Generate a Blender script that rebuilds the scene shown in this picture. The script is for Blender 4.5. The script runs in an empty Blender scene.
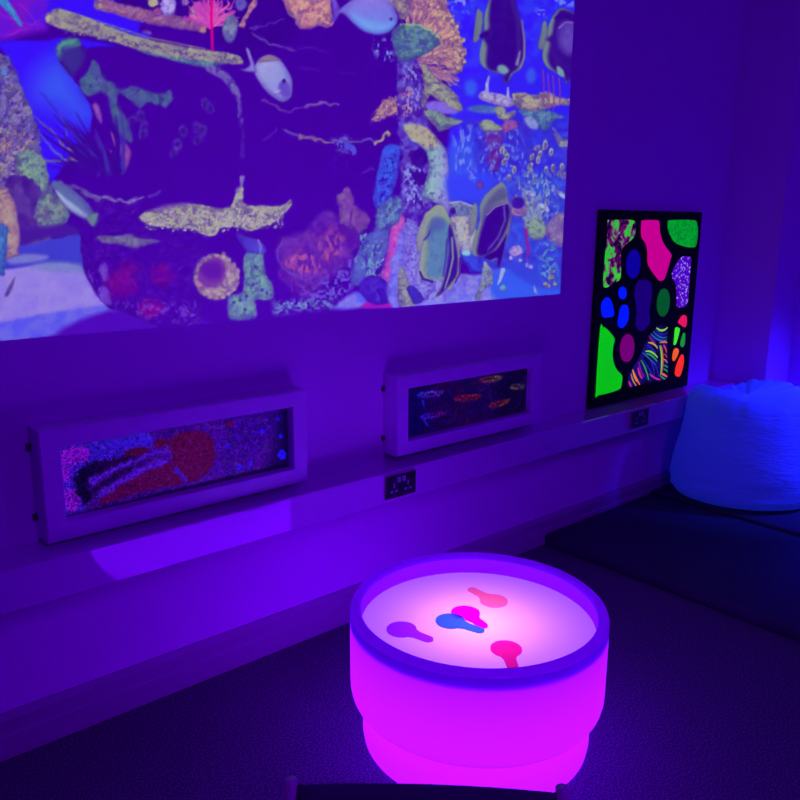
import bpy, bmesh, math, random
import numpy as np
from mathutils import Vector, Matrix
random.seed(4)
S = bpy.context.scene
COL = S.collection
PI = math.pi

# ------------------------------------------------------------------ camera (fitted to the photograph)
CAM = np.array([0.0, 0.0, 1.5])
FPX, PIT, ROLL, YAW = 790.792, 0.219614, 0.0062, 0.716803
WY = 2.245                                   # the projection wall is the plane y = WY
_fw = np.array([math.sin(YAW)*math.cos(PIT), math.cos(YAW)*math.cos(PIT), -math.sin(PIT)])
_r = np.array([math.cos(YAW), -math.sin(YAW), 0.0])
_u = np.cross(_r, _fw)
RT = _r*math.cos(ROLL)+_u*math.sin(ROLL)
UP = -_r*math.sin(ROLL)+_u*math.cos(ROLL)

def on_wall(px, py, off=0.0):
    """a point measured on the photograph -> the point on the plane y = WY-off"""
    d = _fw+RT*(px-400)/FPX-UP*(py-400)/FPX
    p = CAM+d*(WY-off)/d[1]
    return float(p[0]), float(p[2])

def on_level(px, py, z):
    d = _fw+RT*(px-400)/FPX-UP*(py-400)/FPX
    p = CAM+d*((z-CAM[2])/d[2])
    return float(p[0]), float(p[1])

def wall_to_photo(X, Z, off=0.0):
    dx, dy, dz = X-CAM[0], (WY-off)-CAM[1], Z-CAM[2]
    k = dx*_fw[0]+dy*_fw[1]+dz*_fw[2]
    return (400+FPX*(dx*RT[0]+dy*RT[1]+dz*RT[2])/k, 400-FPX*(dx*UP[0]+dy*UP[1]+dz*UP[2])/k)

cd = bpy.data.cameras.new('camera')
cam = bpy.data.objects.new('camera', cd)
COL.objects.link(cam)
M = Matrix(((RT[0], UP[0], -_fw[0], CAM[0]), (RT[1], UP[1], -_fw[1], CAM[1]), (RT[2], UP[2], -_fw[2], CAM[2]), (0, 0, 0, 1)))
cam.matrix_world = M
cd.sensor_width = 36
cd.sensor_fit = 'HORIZONTAL'
cd.lens = FPX/800*36
cd.clip_start = 0.02
S.camera = cam
S.view_settings.view_transform = 'Standard'
S.view_settings.look = 'None'
S.view_settings.gamma = 1
S.view_settings.exposure = 0
S.view_settings.use_curve_mapping = False

# ------------------------------------------------------------------ helpers
def lin(c):
    c = np.asarray(c, float)/255.0
    return np.where(c <= 0.04045, c/12.92, ((c+0.055)/1.055)**2.4)

def L3(r, g, b):
    return tuple(float(v) for v in lin((r, g, b)))

def mat(name, base=(.5, .5, .5), rough=.5, spec=.5, emis=None, estr=1.0, noise=None, bump=None, metal=0.0, stretch=None):
    m = bpy.data.materials.new(name)
    m.use_nodes = True
    nt = m.node_tree
    b = nt.nodes['Principled BSDF']
    b.inputs['Base Color'].default_value = (*base, 1)
    b.inputs['Roughness'].default_value = rough
    b.inputs['Metallic'].default_value = metal
    b.inputs['Specular IOR Level'].default_value = spec
    if emis:
        b.inputs['Emission Color'].default_value = (*emis, 1)
        b.inputs['Emission Strength'].default_value = estr
    tc = nt.nodes.new('ShaderNodeTexCoord')
    if noise:                                 # (scale, second colour, detail)
        n = nt.nodes.new('ShaderNodeTexNoise')
        n.inputs['Scale'].default_value = noise[0]
        n.inputs['Detail'].default_value = noise[2] if len(noise) > 2 else 4
        r = nt.nodes.new('ShaderNodeValToRGB')
        r.color_ramp.elements[0].position = .35
        r.color_ramp.elements[1].position = .68
        r.color_ramp.elements[0].color = (*base, 1)
        r.color_ramp.elements[1].color = (*noise[1], 1)
        nt.links.new(tc.outputs['Object'], n.inputs['Vector'])
        nt.links.new(n.outputs['Fac'], r.inputs['Fac'])
        nt.links.new(r.outputs['Color'], b.inputs['Base Color'])
    if bump:                                  # (scale, strength, distance)
        n2 = nt.nodes.new('ShaderNodeTexNoise')
        n2.inputs['Scale'].default_value = bump[0]
        n2.inputs['Detail'].default_value = 6
        bn = nt.nodes.new('ShaderNodeBump')
        bn.inputs['Strength'].default_value = bump[1]
        bn.inputs['Distance'].default_value = bump[2]
        if stretch:
            mp = nt.nodes.new('ShaderNodeMapping')
            mp.inputs['Scale'].default_value = stretch
            nt.links.new(tc.outputs['Object'], mp.inputs['Vector'])
            nt.links.new(mp.outputs['Vector'], n2.inputs['Vector'])
        else:
            nt.links.new(tc.outputs['Object'], n2.inputs['Vector'])
        nt.links.new(n2.outputs['Fac'], bn.inputs['Height'])
        nt.links.new(bn.outputs['Normal'], b.inputs['Normal'])
    return m

def attr_mat(name, emit, base=None, rough=.6, base_attr=False, spec=.3):
    """material whose picture comes from the colour attribute 'picture'"""
    m = mat(name, base or (.5, .5, .5), rough, spec)
    nt = m.node_tree
    b = nt.nodes['Principled BSDF']
    a = nt.nodes.new('ShaderNodeAttribute')
    a.attribute_name = 'picture'
    if emit:
        nt.links.new(a.outputs['Color'], b.inputs['Emission Color'])
        b.inputs['Emission Strength'].default_value = emit
    if base_attr:
        nt.links.new(a.outputs['Color'], b.inputs['Base Color'])
    return m

def link(name, me, m, parent=None, smooth=False):
    o = bpy.data.objects.new(name, me)
    COL.objects.link(o)
    if m:
        me.materials.append(m)
    if smooth:
        for p in me.polygons:
            p.use_smooth = True
    if parent:
        o.parent = parent
    return o

def obj(name, bm, m, parent=None, smooth=False, loc=None):
    """world-space bmesh -> object; a child is moved into its parent's space"""
    bmesh.ops.recalc_face_normals(bm, faces=bm.faces)
    if parent is not None:
        bmesh.ops.transform(bm, matrix=parent.matrix_basis.inverted(), verts=bm.verts)
    elif loc is not None:
        bmesh.ops.translate(bm, verts=bm.verts, vec=-Vector(loc))
    me = bpy.data.meshes.new(name)
    bm.to_mesh(me)
    bm.free()
    o = link(name, me, m, parent, smooth)
    if parent is None and loc is not None:
        o.location = loc
    return o

def tag(o, label, cat, group=None):
    o['label'] = label
    o['category'] = cat
    if group:
        o['group'] = group
    return o

def thing(name, label, cat, loc, group=None):
    o = bpy.data.objects.new(name, None)
    o.empty_display_size = .1
    COL.objects.link(o)
    o.location = loc
    return tag(o, label, cat, group)

def struct(name, bm, m, smooth=False):
    o = obj(name, bm, m, None, smooth)
    o['kind'] = 'structure'
    return o

def box(bm, x0, x1, y0, y1, z0, z1, bevel=0, seg=2):
    r = bmesh.ops.create_cube(bm, size=1)
    bmesh.ops.transform(bm, verts=r['verts'], matrix=Matrix.Translation(((x0+x1)/2, (y0+y1)/2, (z0+z1)/2)) @ Matrix.Diagonal((x1-x0, y1-y0, z1-z0, 1)))
    if bevel:
        es = list({e for v in r['verts'] for e in v.link_edges})
        bmesh.ops.bevel(bm, geom=es, offset=bevel, segments=seg, affect='EDGES', profile=.5)

def B(*a, **k):
    bm = bmesh.new()
    box(bm, *a, **k)
    return bm

def lathe(prof, c, n=96):
    """revolve (radius, z) points about the vertical through c"""
    bm = bmesh.new()
    rings = []
    for r, z in prof:
        if r < 1e-6:
            rings.append([bm.verts.new((c[0], c[1], z))])
        else:
            rings.append([bm.verts.new((c[0]+r*math.cos(2*PI*k/n), c[1]+r*math.sin(2*PI*k/n), z)) for k in range(n)])
    for a, b in zip(rings, rings[1:]):
        for k in range(n):
            k2 = (k+1) % n
            if len(a) == 1 and len(b) == 1:
                continue
            if len(a) == 1:
                bm.faces.new((a[0], b[k], b[k2]))
            elif len(b) == 1:
                bm.faces.new((a[k], a[k2], b[0]))
            else:
                bm.faces.new((a[k], a[k2], b[k2], b[k]))
    return bm

def tube(pts, rad, n=10, closed_ends=True):
    bm = bmesh.new()
    pts = [Vector(p) for p in pts]
    rings = []
    for i, p in enumerate(pts):
        t = (pts[min(i+1, len(pts)-1)]-pts[max(i-1, 0)]).normalized()
        a = t.orthogonal().normalized() if i == 0 else (prev - t*prev.dot(t)).normalized()
        prev = a
        b = t.cross(a)
        rings.append([bm.verts.new(p+(a*math.cos(2*PI*k/n)+b*math.sin(2*PI*k/n))*rad) for k in range(n)])
    for r0, r1 in zip(rings, rings[1:]):
        for k in range(n):
            bm.faces.new((r0[k], r0[(k+1) % n], r1[(k+1) % n], r1[k]))
    if closed_ends:
        bm.faces.new(rings[0])
        bm.faces.new(list(reversed(rings[-1])))
    return bm

def smooth_poly(pts, k=4):
    P = np.asarray(pts, float)
    n = len(P)
    out = []
    for i in range(n):
        p0, p1, p2, p3 = P[i-1], P[i], P[(i+1) % n], P[(i+2) % n]
        for j in range(k):
            t = j/k
            out.append(.5*((2*p1)+(-p0+p2)*t+(2*p0-5*p1+4*p2-p3)*t*t+(-p0+3*p1-3*p2+p3)*t**3))
    return np.array(out)

# ------------------------------------------------------------------ painter for pictures that exist as pictures in the room
def _hash(ix, iy, s):
    h = (ix.astype(np.int64)*374761393+iy.astype(np.int64)*668265263+s*974634541) & 0x7fffffff
    h = (h ^ (h >> 13))*1274126177 & 0x7fffffff
    return ((h ^ (h >> 16)) & 0xffff)/65535.0

def vnoise(x, y, s=0):
    ix, iy = np.floor(x), np.floor(y)
    fx, fy = x-ix, y-iy
    fx, fy = fx*fx*(3-2*fx), fy*fy*(3-2*fy)
    a, b = _hash(ix, iy, s), _hash(ix+1, iy, s)
    c, d = _hash(ix, iy+1, s), _hash(ix+1, iy+1, s)
    return (a*(1-fx)+b*fx)*(1-fy)+(c*(1-fx)+d*fx)*fy

def fbm(x, y, s=0, o=3):
    v, a, t = 0, 1, 0
    for i in range(o):
        v = v+a*vnoise(x*2**i, y*2**i, s+i*17)
        t += a
        a *= .55
    return v/t

class Canvas:
    def __init__(self, X, Y, base):
        self.X, self.Y = X, Y
        self.C = np.tile(np.asarray(base, float), (len(X), 1))
        self.seed = 1
        self.modelled = False
        self.deftex = .26
    def sel(self, x0, x1, y0, y1):
        return np.nonzero((self.X > x0) & (self.X < x1) & (self.Y > y0) & (self.Y < y1))[0]
    def blend(self, i, m, col, tex=0, ts=4.0, col2=None, grad=None, shade=None):
        self.seed += 31
        x, y = self.X[i], self.Y[i]
        c = np.tile(np.asarray(col, float), (len(i), 1))
        if col2 is not None:
            if grad:                          # gradient from point to point
                (ax, ay), (bx, by) = grad
                t = ((x-ax)*(bx-ax)+(y-ay)*(by-ay))/((bx-ax)**2+(by-ay)**2)
                t = np.clip(t, 0, 1)
            else:
                t = np.clip((fbm(x/ts/2.2, y/ts/2.2, self.seed+5)-.32)*2.8, 0, 1)
            c = c*(1-t[:, None])+np.asarray(col2, float)*t[:, None]
        if tex:
            n = fbm(x/ts, y/ts, self.seed, 3)
            k = np.clip((n-.5)*3.2, -1, 1)*tex
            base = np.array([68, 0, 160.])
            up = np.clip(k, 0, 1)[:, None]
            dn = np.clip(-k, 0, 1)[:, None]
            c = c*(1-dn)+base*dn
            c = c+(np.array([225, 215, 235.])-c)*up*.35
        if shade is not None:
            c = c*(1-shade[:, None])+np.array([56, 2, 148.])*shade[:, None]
        m = m[:, None]
        self.C[i] = self.C[i]*(1-m)+c*m
    def poly(self, pts, col, soft=.9, rough=0, rs=3.0, op=1, smooth=3, edge=None, **k):
        P = smooth_poly(pts, smooth) if smooth else np.asarray(pts, float)
        pad = soft*2+rough*2+2
        i = self.sel(P[:, 0].min()-pad, P[:, 0].max()+pad, P[:, 1].min()-pad, P[:, 1].max()+pad)
        if not len(i):
            return
        x, y = self.X[i], self.Y[i]
        d = np.full(len(i), 1e9)
        ins = np.zeros(len(i), bool)
        for a, b in zip(P, np.roll(P, -1, 0)):
            e = b-a
            l2 = max(e@e, 1e-9)
            t = np.clip(((x-a[0])*e[0]+(y-a[1])*e[1])/l2, 0, 1)
            d = np.minimum(d, np.hypot(x-a[0]-t*e[0], y-a[1]-t*e[1]))
            if a[1] != b[1]:
                c = ((a[1] > y) != (b[1] > y)) & (x < (b[0]-a[0])*(y-a[1])/(b[1]-a[1])+a[0])
                ins ^= c
        sd = np.where(ins, -d, d)
        if rough:
            sd = sd+(fbm(x/rs, y/rs, self.seed+3, 2)-.5)*2*rough
        size = max(np.ptp(P[:, 0]), np.ptp(P[:, 1]))
        if edge is None:
            edge = .5 if (self.modelled and soft < 1.5 and size < 150) else 0
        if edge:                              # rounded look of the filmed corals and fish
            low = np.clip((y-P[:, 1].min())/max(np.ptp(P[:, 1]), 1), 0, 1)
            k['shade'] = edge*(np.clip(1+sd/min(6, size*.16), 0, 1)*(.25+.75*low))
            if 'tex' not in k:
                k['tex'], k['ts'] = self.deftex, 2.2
        self.blend(i, np.clip(.5-sd/(2*soft), 0, 1)*op, col, **k)
    def ell(self, cx, cy, rx, ry, col, ang=0, n=20, **k):
        a = np.radians(ang)
        t = np.linspace(0, 2*PI, n, endpoint=False)
        ex, ey = rx*np.cos(t), ry*np.sin(t)
        self.poly(np.stack([cx+ex*np.cos(a)-ey*np.sin(a), cy+ex*np.sin(a)+ey*np.cos(a)], 1), col, smooth=0, **k)
    def line(self, pts, w0, w1, col, soft=.7, op=1, wob=0, **k):
        P = np.asarray(pts, float)
        pad = max(w0, w1)+soft*2+2+wob
        i = self.sel(P[:, 0].min()-pad, P[:, 0].max()+pad, P[:, 1].min()-pad, P[:, 1].max()+pad)
        if not len(i):
            return
        x, y = self.X[i], self.Y[i]
        if wob:
            x = x+(vnoise(self.X[i]/5, self.Y[i]/5, self.seed)-.5)*2*wob
            y = y+(vnoise(self.X[i]/5, self.Y[i]/5, self.seed+9)-.5)*2*wob
        best = np.full(len(i), 1e9)
        n = len(P)-1
        for j in range(n):
            a, b = P[j], P[j+1]
            e = b-a
            t = np.clip(((x-a[0])*e[0]+(y-a[1])*e[1])/max(e@e, 1e-9), 0, 1)
            w = w0+(w1-w0)*(j+t)/n
            best = np.minimum(best, np.hypot(x-a[0]-t*e[0], y-a[1]-t*e[1])-w/2)
        self.blend(i, np.clip(.5-best/(2*soft), 0, 1)*op, col, **k)
    def speck(self, pts, col, scale=3.0, lo=.55, hi=.72, op=1, soft=6, stretch=(1, 1), **k):
        P = np.asarray(pts, float)
        i = self.sel(P[:, 0].min()-8, P[:, 0].max()+8, P[:, 1].min()-8, P[:, 1].max()+8)
        if not len(i):
            return
        x, y = self.X[i], self.Y[i]
        cx, cy = P.mean(0)
        rx, ry = max(P[:, 0].max()-cx, 1), max(P[:, 1].max()-cy, 1)
        d = np.full(len(i), 1e9)
        ins = np.zeros(len(i), bool)
        for a, b in zip(P, np.roll(P, -1, 0)):
            e = b-a
            t = np.clip(((x-a[0])*e[0]+(y-a[1])*e[1])/max(e@e, 1e-9), 0, 1)
            d = np.minimum(d, np.hypot(x-a[0]-t*e[0], y-a[1]-t*e[1]))
            if a[1] != b[1]:
                ins ^= ((a[1] > y) != (b[1] > y)) & (x < (b[0]-a[0])*(y-a[1])/(b[1]-a[1])+a[0])
        edge = np.clip(np.where(ins, d, -d)/soft+.3, 0, 1)
        self.seed += 13
        n = fbm(x/scale/stretch[0], y/scale/stretch[1], self.seed, 3)
        self.blend(i, np.clip((n-lo)/(hi-lo), 0, 1)*edge*op, col, **k)

def grid_mesh(name, X, Z, Y, colors):
    """a thin picture sheet: nx*nz front vertices at y = Y, closed at the back 2 mm behind"""
    nz, nx = X.shape
    n = nx*nz
    co = np.empty((n+4, 3))
    co[:n, 0] = X.ravel()
    co[:n, 1] = Y
    co[:n, 2] = Z.ravel()
    idx = np.arange(n).reshape(nz, nx)
    q = np.stack([idx[:-1, :-1], idx[:-1, 1:], idx[1:, 1:], idx[1:, :-1]], -1).reshape(-1, 4)
    co[n:] = [(X.min(), Y+.002, Z.min()), (X.max(), Y+.002, Z.min()), (X.max(), Y+.002, Z.max()), (X.min(), Y+.002, Z.max())]
    ll, lr, ur, ul = idx[0, 0], idx[0, -1], idx[-1, -1], idx[-1, 0]
    extra = np.array([[n, n+3, n+2, n+1], [n, n+1, lr, ll], [n+1, n+2, ur, lr], [n+2, n+3, ul, ur], [n+3, n, ll, ul]])
    q = np.concatenate([q, extra])
    me = bpy.data.meshes.new(name)
    me.vertices.add(len(co))
    me.vertices.foreach_set('co', co.ravel())
    me.loops.add(q.size)
    me.loops.foreach_set('vertex_index', q.ravel().astype(np.int32))
    me.polygons.add(len(q))
    me.polygons.foreach_set('loop_start', np.arange(0, q.size, 4, dtype=np.int32))
    me.polygons.foreach_set('loop_total', np.full(len(q), 4, np.int32))
    me.update(calc_edges=True)
    at = me.color_attributes.new('picture', 'FLOAT_COLOR', 'POINT')
    c = np.zeros((len(co), 4), np.float32)
    c[:, 3] = 1
    c[:n, :3] = colors
    at.data.foreach_set('color', c.ravel())
    return me

# ------------------------------------------------------------------ materials of the room
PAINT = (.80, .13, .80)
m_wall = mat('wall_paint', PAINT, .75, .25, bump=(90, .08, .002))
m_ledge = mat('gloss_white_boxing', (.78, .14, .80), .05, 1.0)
def tilt_normal(m, v):  # offsets the shading normal only, moving reflections; faces stay flat
    nt = m.node_tree
    ge = nt.nodes.new('ShaderNodeNewGeometry')
    ad = nt.nodes.new('ShaderNodeVectorMath')
    ad.inputs[1].default_value = v
    nm = nt.nodes.new('ShaderNodeVectorMath')
    nm.operation = 'NORMALIZE'
    nt.links.new(ge.outputs['Normal'], ad.inputs[0])
    nt.links.new(ad.outputs[0], nm.inputs[0])
    nt.links.new(nm.outputs[0], nt.nodes['Principled BSDF'].inputs['Normal'])
m_ledge.node_tree.nodes['Principled BSDF'].inputs['IOR'].default_value = 1.56
tilt_normal(m_ledge, (.125, 0, -.085))                 # shading normal tilted to shift the table's reflection; the boxing itself is straight
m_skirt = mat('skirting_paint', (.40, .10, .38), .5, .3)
m_carpet = mat('carpet', (.055, .03, .07), .95, .1, noise=(170, (.24, .12, .27), 3), bump=(260, .9, .006))
m_mat = mat('mat_vinyl', (.035, .028, .06), .55, .3, bump=(60, .12, .003))
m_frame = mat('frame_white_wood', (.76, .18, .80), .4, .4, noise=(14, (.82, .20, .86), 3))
m_black = mat('black_board', (.004, .004, .006), .6, .15)
m_hook = mat('bronzed_hook', (.10, .03, .06), .4, .4)

# ------------------------------------------------------------------ room shell
XL, XR, YF, H = -1.2, 4.66, -2.4, 2.9
struct('floor', B(XL, XR+.1, YF, WY+.1, -.1, 0), m_carpet)
struct('wall_back', B(XL, XR+.1, WY, WY+.1, 0, H), m_wall)
struct('wall_right', B(XR, XR+.1, YF, WY, 0, H), m_wall)
struct('trim_1', B(4.375, XR, 1.925, WY, 0, H, bevel=.004), m_wall)          # boxed-in corner column
LZ0, LZ1, LD = .502, .620, .155
struct('trim_2', B(XL, 4.375, WY-LD, WY, LZ0, LZ1, bevel=.005, seg=3), m_ledge)   # boxed ledge along the wall
def skirting(x0, x1):
    bm = bmesh.new()
    prof = [(0, 0), (.022, 0), (.022, .07), (.019, .078), (.019, .118), (.008, .136), (0, .136)]
    a = [bm.verts.new((x0, WY-p, z)) for p, z in prof]
    b = [bm.verts.new((x1, WY-p, z)) for p, z in prof]
    n = len(prof)
    for k in range(n):
        bm.faces.new((a[k], a[(k+1) % n], b[(k+1) % n], b[k]))
    bm.faces.new(a)
    bm.faces.new(list(reversed(b)))
    return bm
struct('baseboard_back', skirting(XL, 4.375), m_skirt)
struct('baseboard_right', B(XR-.02, XR, YF, 1.925, 0, .136, bevel=.003), m_skirt)

PIC_SUB = .85
# ------------------------------------------------------------------ the projected reef film on the wall
PX0, PX1, PZ0, PZ1 = .213, 2.913, 1.193, 2.712
NX, NZ = 860, 484
GX, GZ = np.meshgrid(np.linspace(PX0, PX1, NX), np.linspace(PZ0, PZ1, NZ))
gpx, gpy = wall_to_photo(GX.ravel(), GZ.ravel(), .002)
ROCK = (68, 0, 160)
K = Canvas(gpx, gpy, ROCK)
K.modelled = True
rnd = random.Random(11)
ALL = np.arange(len(gpx))
# water: open blue at the left, behind the ridge at the right, and above
K.poly([(-400, -500), (700, -500), (700, 40), (575, 190), (450, 215), (450, 20), (430, -20), (300, -30), (120, -10), (115, 30), (60, 8), (48, 20), (-60, 60), (-400, 160)], (36, 20, 252), col2=(50, 50, 250), smooth=0, soft=2)
K.poly([(0, 42), (45, 41), (62, 38), (115, 46), (100, 62), (75, 72), (84, 98), (98, 112), (88, 130), (62, 168), (50, 182), (40, 160), (28, 112), (10, 62)], (34, 16, 252), soft=2)
K.poly([(48, 62), (66, 62), (88, 100), (98, 116), (80, 124), (60, 112), (36, 100), (34, 80)], (50, 88, 240), soft=16, op=.9)
K.poly([(46, -20), (135, -20), (135, 40), (100, 26), (62, 10), (46, 18)], (40, 14, 248), soft=2)
K.poly([(-60, -60), (46, -60), (47, 20), (34, 32), (-60, 44)], (118, 18, 205), soft=4, col2=(90, 20, 225), ts=8)
for q in ([(0, 14), (20, 22), (44, 26)], [(6, 36), (22, 30), (40, 20)], [(20, 4), (30, 14), (38, 30)]):
    K.line(q, 1.4, .8, (170, 40, 205), op=.6, wob=1)
K.line([(2, 0), (12, 12), (21, 25)], 9, 3, (52, 130, 205), soft=1)
# upper-left second shelf with things growing on it
K.poly([(118, -60), (345, -60), (300, 30), (245, 60), (200, 30), (150, 20), (118, 8)], (60, 0, 146), soft=2)
K.poly([(94, 4), (99, -3), (122, 4), (150, 10), (178, 16), (202, 22), (204, 31), (172, 28), (132, 20), (112, 13), (97, 10)], (170, 106, 140), col2=(150, 96, 160), rough=1.2, rs=2.5, tex=.45, ts=2)
K.ell(99, 6, 5, 4, (170, 140, 110), rough=1)
K.ell(146, 34, 5, 3, (165, 120, 140), rough=1)
K.poly([(130, 30), (150, 34), (146, 40), (134, 36)], (40, 10, 240), soft=2)
K.ell(168, 7, 8, 9, (178, 160, 238), rough=2, tex=.3, ts=3)
K.ell(153, 3, 5, 4, (175, 160, 130), rough=1.5)
K.ell(157, 12, 4, 4, (150, 70, 130), rough=1.5)
K.ell(196, 12, 7, 9, (165, 105, 150), rough=3, tex=.4, ts=2)
K.ell(185, 2, 4, 4, (150, 100, 190), rough=2)
# pink sea fan with a red stem
for k in range(46):
    a = PI*(.06+.88*k/45)
    r = rnd.uniform(16, 27)
    K.line([(211, 26), (211+.5*r*math.cos(a), 26-.65*r*math.sin(a)), (211+r*math.cos(a)*1.15, 26-r*1.35*math.sin(a))], 2.4, 1.2, rnd.choice([(205, 64, 185), (185, 60, 190), (225, 96, 190)]), wob=2)
K.line([(212, -20), (211.5, 20), (212.5, 50)], 3.2, 2.2, (222, 0, 128))
K.poly([(225, 20), (231, 14), (238, 21), (236, 36), (231, 43), (225, 40), (222, 30)], (128, 138, 165), col2=(105, 110, 180), grad=((226, 15), (232, 42)))
K.ell(241, 4, 6, 7, (100, 80, 188), rough=1.5)
K.line([(254, 3), (248, 14), (241, 26)], 6, 3.5, (178, 112, 140), wob=2, soft=1)
K.ell(203, 30, 4, 4, (180, 110, 130), rough=2)
# the big olive shelf
K.poly([(200, 60), (210, 64), (226, 72), (238, 88), (241, 104), (242, 122), (238, 118), (236, 100), (224, 84), (206, 72)], (112, 92, 182), rough=3, rs=3, tex=.7, ts=2.5)
K.poly([(138, 48), (160, 54), (200, 58), (228, 62), (205, 66), (172, 63), (152, 60)], (84, 118, 150), soft=2)
K.poly([(46, 20), (52, 10.5), (60, 9), (80, 15), (105, 25), (130, 34), (160, 42), (200, 49.5), (234, 54), (242, 60), (240, 64), (216, 62), (190, 59), (165, 56), (140, 50), (118, 43), (92, 36), (70, 31), (54, 26)], (158, 150, 106), rough=1, rs=2, tex=.22, ts=3, col2=(142, 136, 122))
for k in range(120):
    t = rnd.random()
    x = 62+t*172
    y = 31+t*30-7*math.sin(PI*t)*0+rnd.uniform(-2.6, 1.6)-(4 if t < .2 else 0)*0
    K.ell(x, y, rnd.uniform(.8, 1.8), rnd.uniform(.6, 1.2), rnd.choice([(90, 66, 140), (120, 112, 120), (182, 170, 140), (100, 70, 150)]), n=7, soft=.6)
K.line([(60, 9.5), (100, 22), (150, 38), (205, 49)], 1.6, 1.4, (176, 164, 138), op=.6)
K.ell(48, 18, 3, 5, (184, 168, 150), rough=.6)
K.line([(182, 66), (196, 70), (204, 72)], 2.4, 2.4, (150, 120, 190), wob=2)
# rock face under the shelf
K.poly([(58, 60), (56, 48), (62, 41), (71, 37), (80, 40), (86, 48), (110, 46), (150, 55), (200, 68), (230, 90), (236, 140), (200, 200), (120, 200), (86, 170), (90, 130), (92, 110), (84, 95), (76, 82), (66, 70)], ROCK, rough=1.5, rs=5)
K.poly([(57, 46), (62, 41), (71, 38), (80, 41), (79, 47), (66, 52), (62, 60), (58, 56)], (70, 132, 130), rough=1.2, soft=2)
K.poly([(60, 50), (76, 46), (84, 52), (82, 64), (72, 74), (64, 66)], (62, 40, 130), soft=4, rough=2)
teal = (80, 96, 158)
K.poly([(79, 82), (89, 70), (92, 60), (99, 66), (104, 78), (113, 83), (120, 90), (132, 86), (142, 89), (150, 92), (164, 94), (170, 90), (173, 98), (166, 107), (160, 104), (155, 105), (148, 102), (140, 108), (130, 100), (122, 94), (117, 97), (119, 108), (126, 118), (131, 130), (132, 142), (125, 140), (119, 133), (112, 118), (108, 98), (102, 92), (94, 95), (86, 96)], teal, rough=1.2, rs=4, tex=.3, ts=5, col2=(74, 108, 140))
K.speck([(84, 74), (104, 70), (130, 86), (170, 92), (165, 106), (110, 94), (88, 94)], (58, 20, 140), 2.2, .62, .7)
for x, y in ((132, 121), (141, 116), (144, 127), (143, 134), (183, 131), (178, 144), (174, 152), (197, 128), (198, 140), (205, 104), (203, 130), (210, 108)):
    K.ell(x, y, 4.2, 6, (92, 66, 172), ang=rnd.uniform(-30, 50), rough=1.6, rs=2.5, op=.6, soft=1.2)
    K.ell(x+rnd.uniform(-1, 1), y+.5, 2.3, 3.8, (62, 6, 152), ang=rnd.uniform(-30, 50), rough=1, soft=1)
# olive and pink blades, then the dark spiky fan in front of them
for a, b_, w, cc in (((88, 158), (30, 112), 3, (112, 92, 150)), ((80, 160), (50, 128), 3, (126, 112, 150)), ((76, 160), (20, 158), 3, (120, 108, 140)), ((74, 154), (64, 120), 2.6, (104, 74, 170)), ((70, 164), (40, 134), 2, (110, 100, 180)), ((96, 150), (40, 92), 2.6, (56, 30, 190)), ((88, 150), (58, 112), 2.4, (90, 60, 180))):
    K.line([a, ((a[0]+b_[0])/2-2, (a[1]+b_[1])/2+2), b_], w, 1, cc, wob=1)
for pts, cc in (([(93, 106), (97, 104), (102, 116), (102, 124), (97, 118)], (150, 84, 185)), ([(110, 132), (114, 134), (117, 144), (114, 146)], (150, 76, 160)), ([(120, 146), (126, 144), (131, 152), (129, 164), (125, 170), (121, 158)], (142, 66, 160)), ([(110, 150), (113, 152), (119, 164), (117, 164)], (150, 80, 150)), ([(66, 150), (70, 148), (76, 158), (72, 158)], (160, 130, 130))):
    K.poly(pts, cc, rough=.8)
for k in range(44):
    a = math.radians(rnd.uniform(88, 150) if k % 3 else rnd.uniform(140, 176))
    r = rnd.uniform(34, 72) if k % 3 else rnd.uniform(30, 60)
    bx, by = 106+rnd.uniform(-14, 20), 170+rnd.uniform(-6, 4)
    ex, ey = bx+r*math.cos(a)*1.0, by-r*math.sin(a)*.98
    K.line([(bx, by), ((bx+ex)/2+3, (by+ey)/2+3), (ex, ey)], 4.6, .9, (60, 4, 152) if k % 5 else (70, 40, 170), op=.95, soft=.6)
# left coral mass
K.poly([(-80, 40), (0, 54), (9, 57), (17, 74), (24, 92), (31, 110), (38, 130), (43, 156), (47, 174), (54, 196), (50, 240), (-80, 260)], (88, 70, 165), col2=(96, 84, 140), rough=2.5, rs=5, tex=.7, ts=4.5)
K.speck([(0, 56), (12, 66), (24, 96), (36, 130), (42, 170), (0, 180)], (140, 110, 205), 2.4, .56, .68)
K.speck([(-40, 120), (30, 130), (44, 160), (44, 200), (-40, 200)], (160, 134, 112), 3, .52, .68)
K.ell(4, 72, 4, 5, (92, 120, 200), rough=2)
K.ell(4, 145, 10, 9, (150, 122, 120), rough=4, rs=3, tex=.6, ts=2)
K.poly([(18, 152), (34, 150), (44, 162), (48, 178), (50, 200), (40, 200), (36, 190), (20, 176)], (112, 150, 102), rough=3, rs=4, tex=.35, ts=3)
K.poly([(8, 178), (26, 176), (40, 188), (40, 200), (34, 216), (40, 232), (24, 240), (14, 216), (4, 200)], (72, 22, 148), rough=3, tex=.2, col2=(90, 50, 160))
K.poly([(36, 206), (43, 194), (54, 194), (66, 206), (70, 216), (62, 226), (48, 231), (37, 222)], (104, 134, 120), rough=1.5, tex=.4, ts=4, col2=(112, 120, 140))
K.poly([(20, 232), (40, 228), (66, 224), (82, 232), (80, 240), (50, 238), (20, 246)], (72, 22, 158), soft=3)
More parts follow.
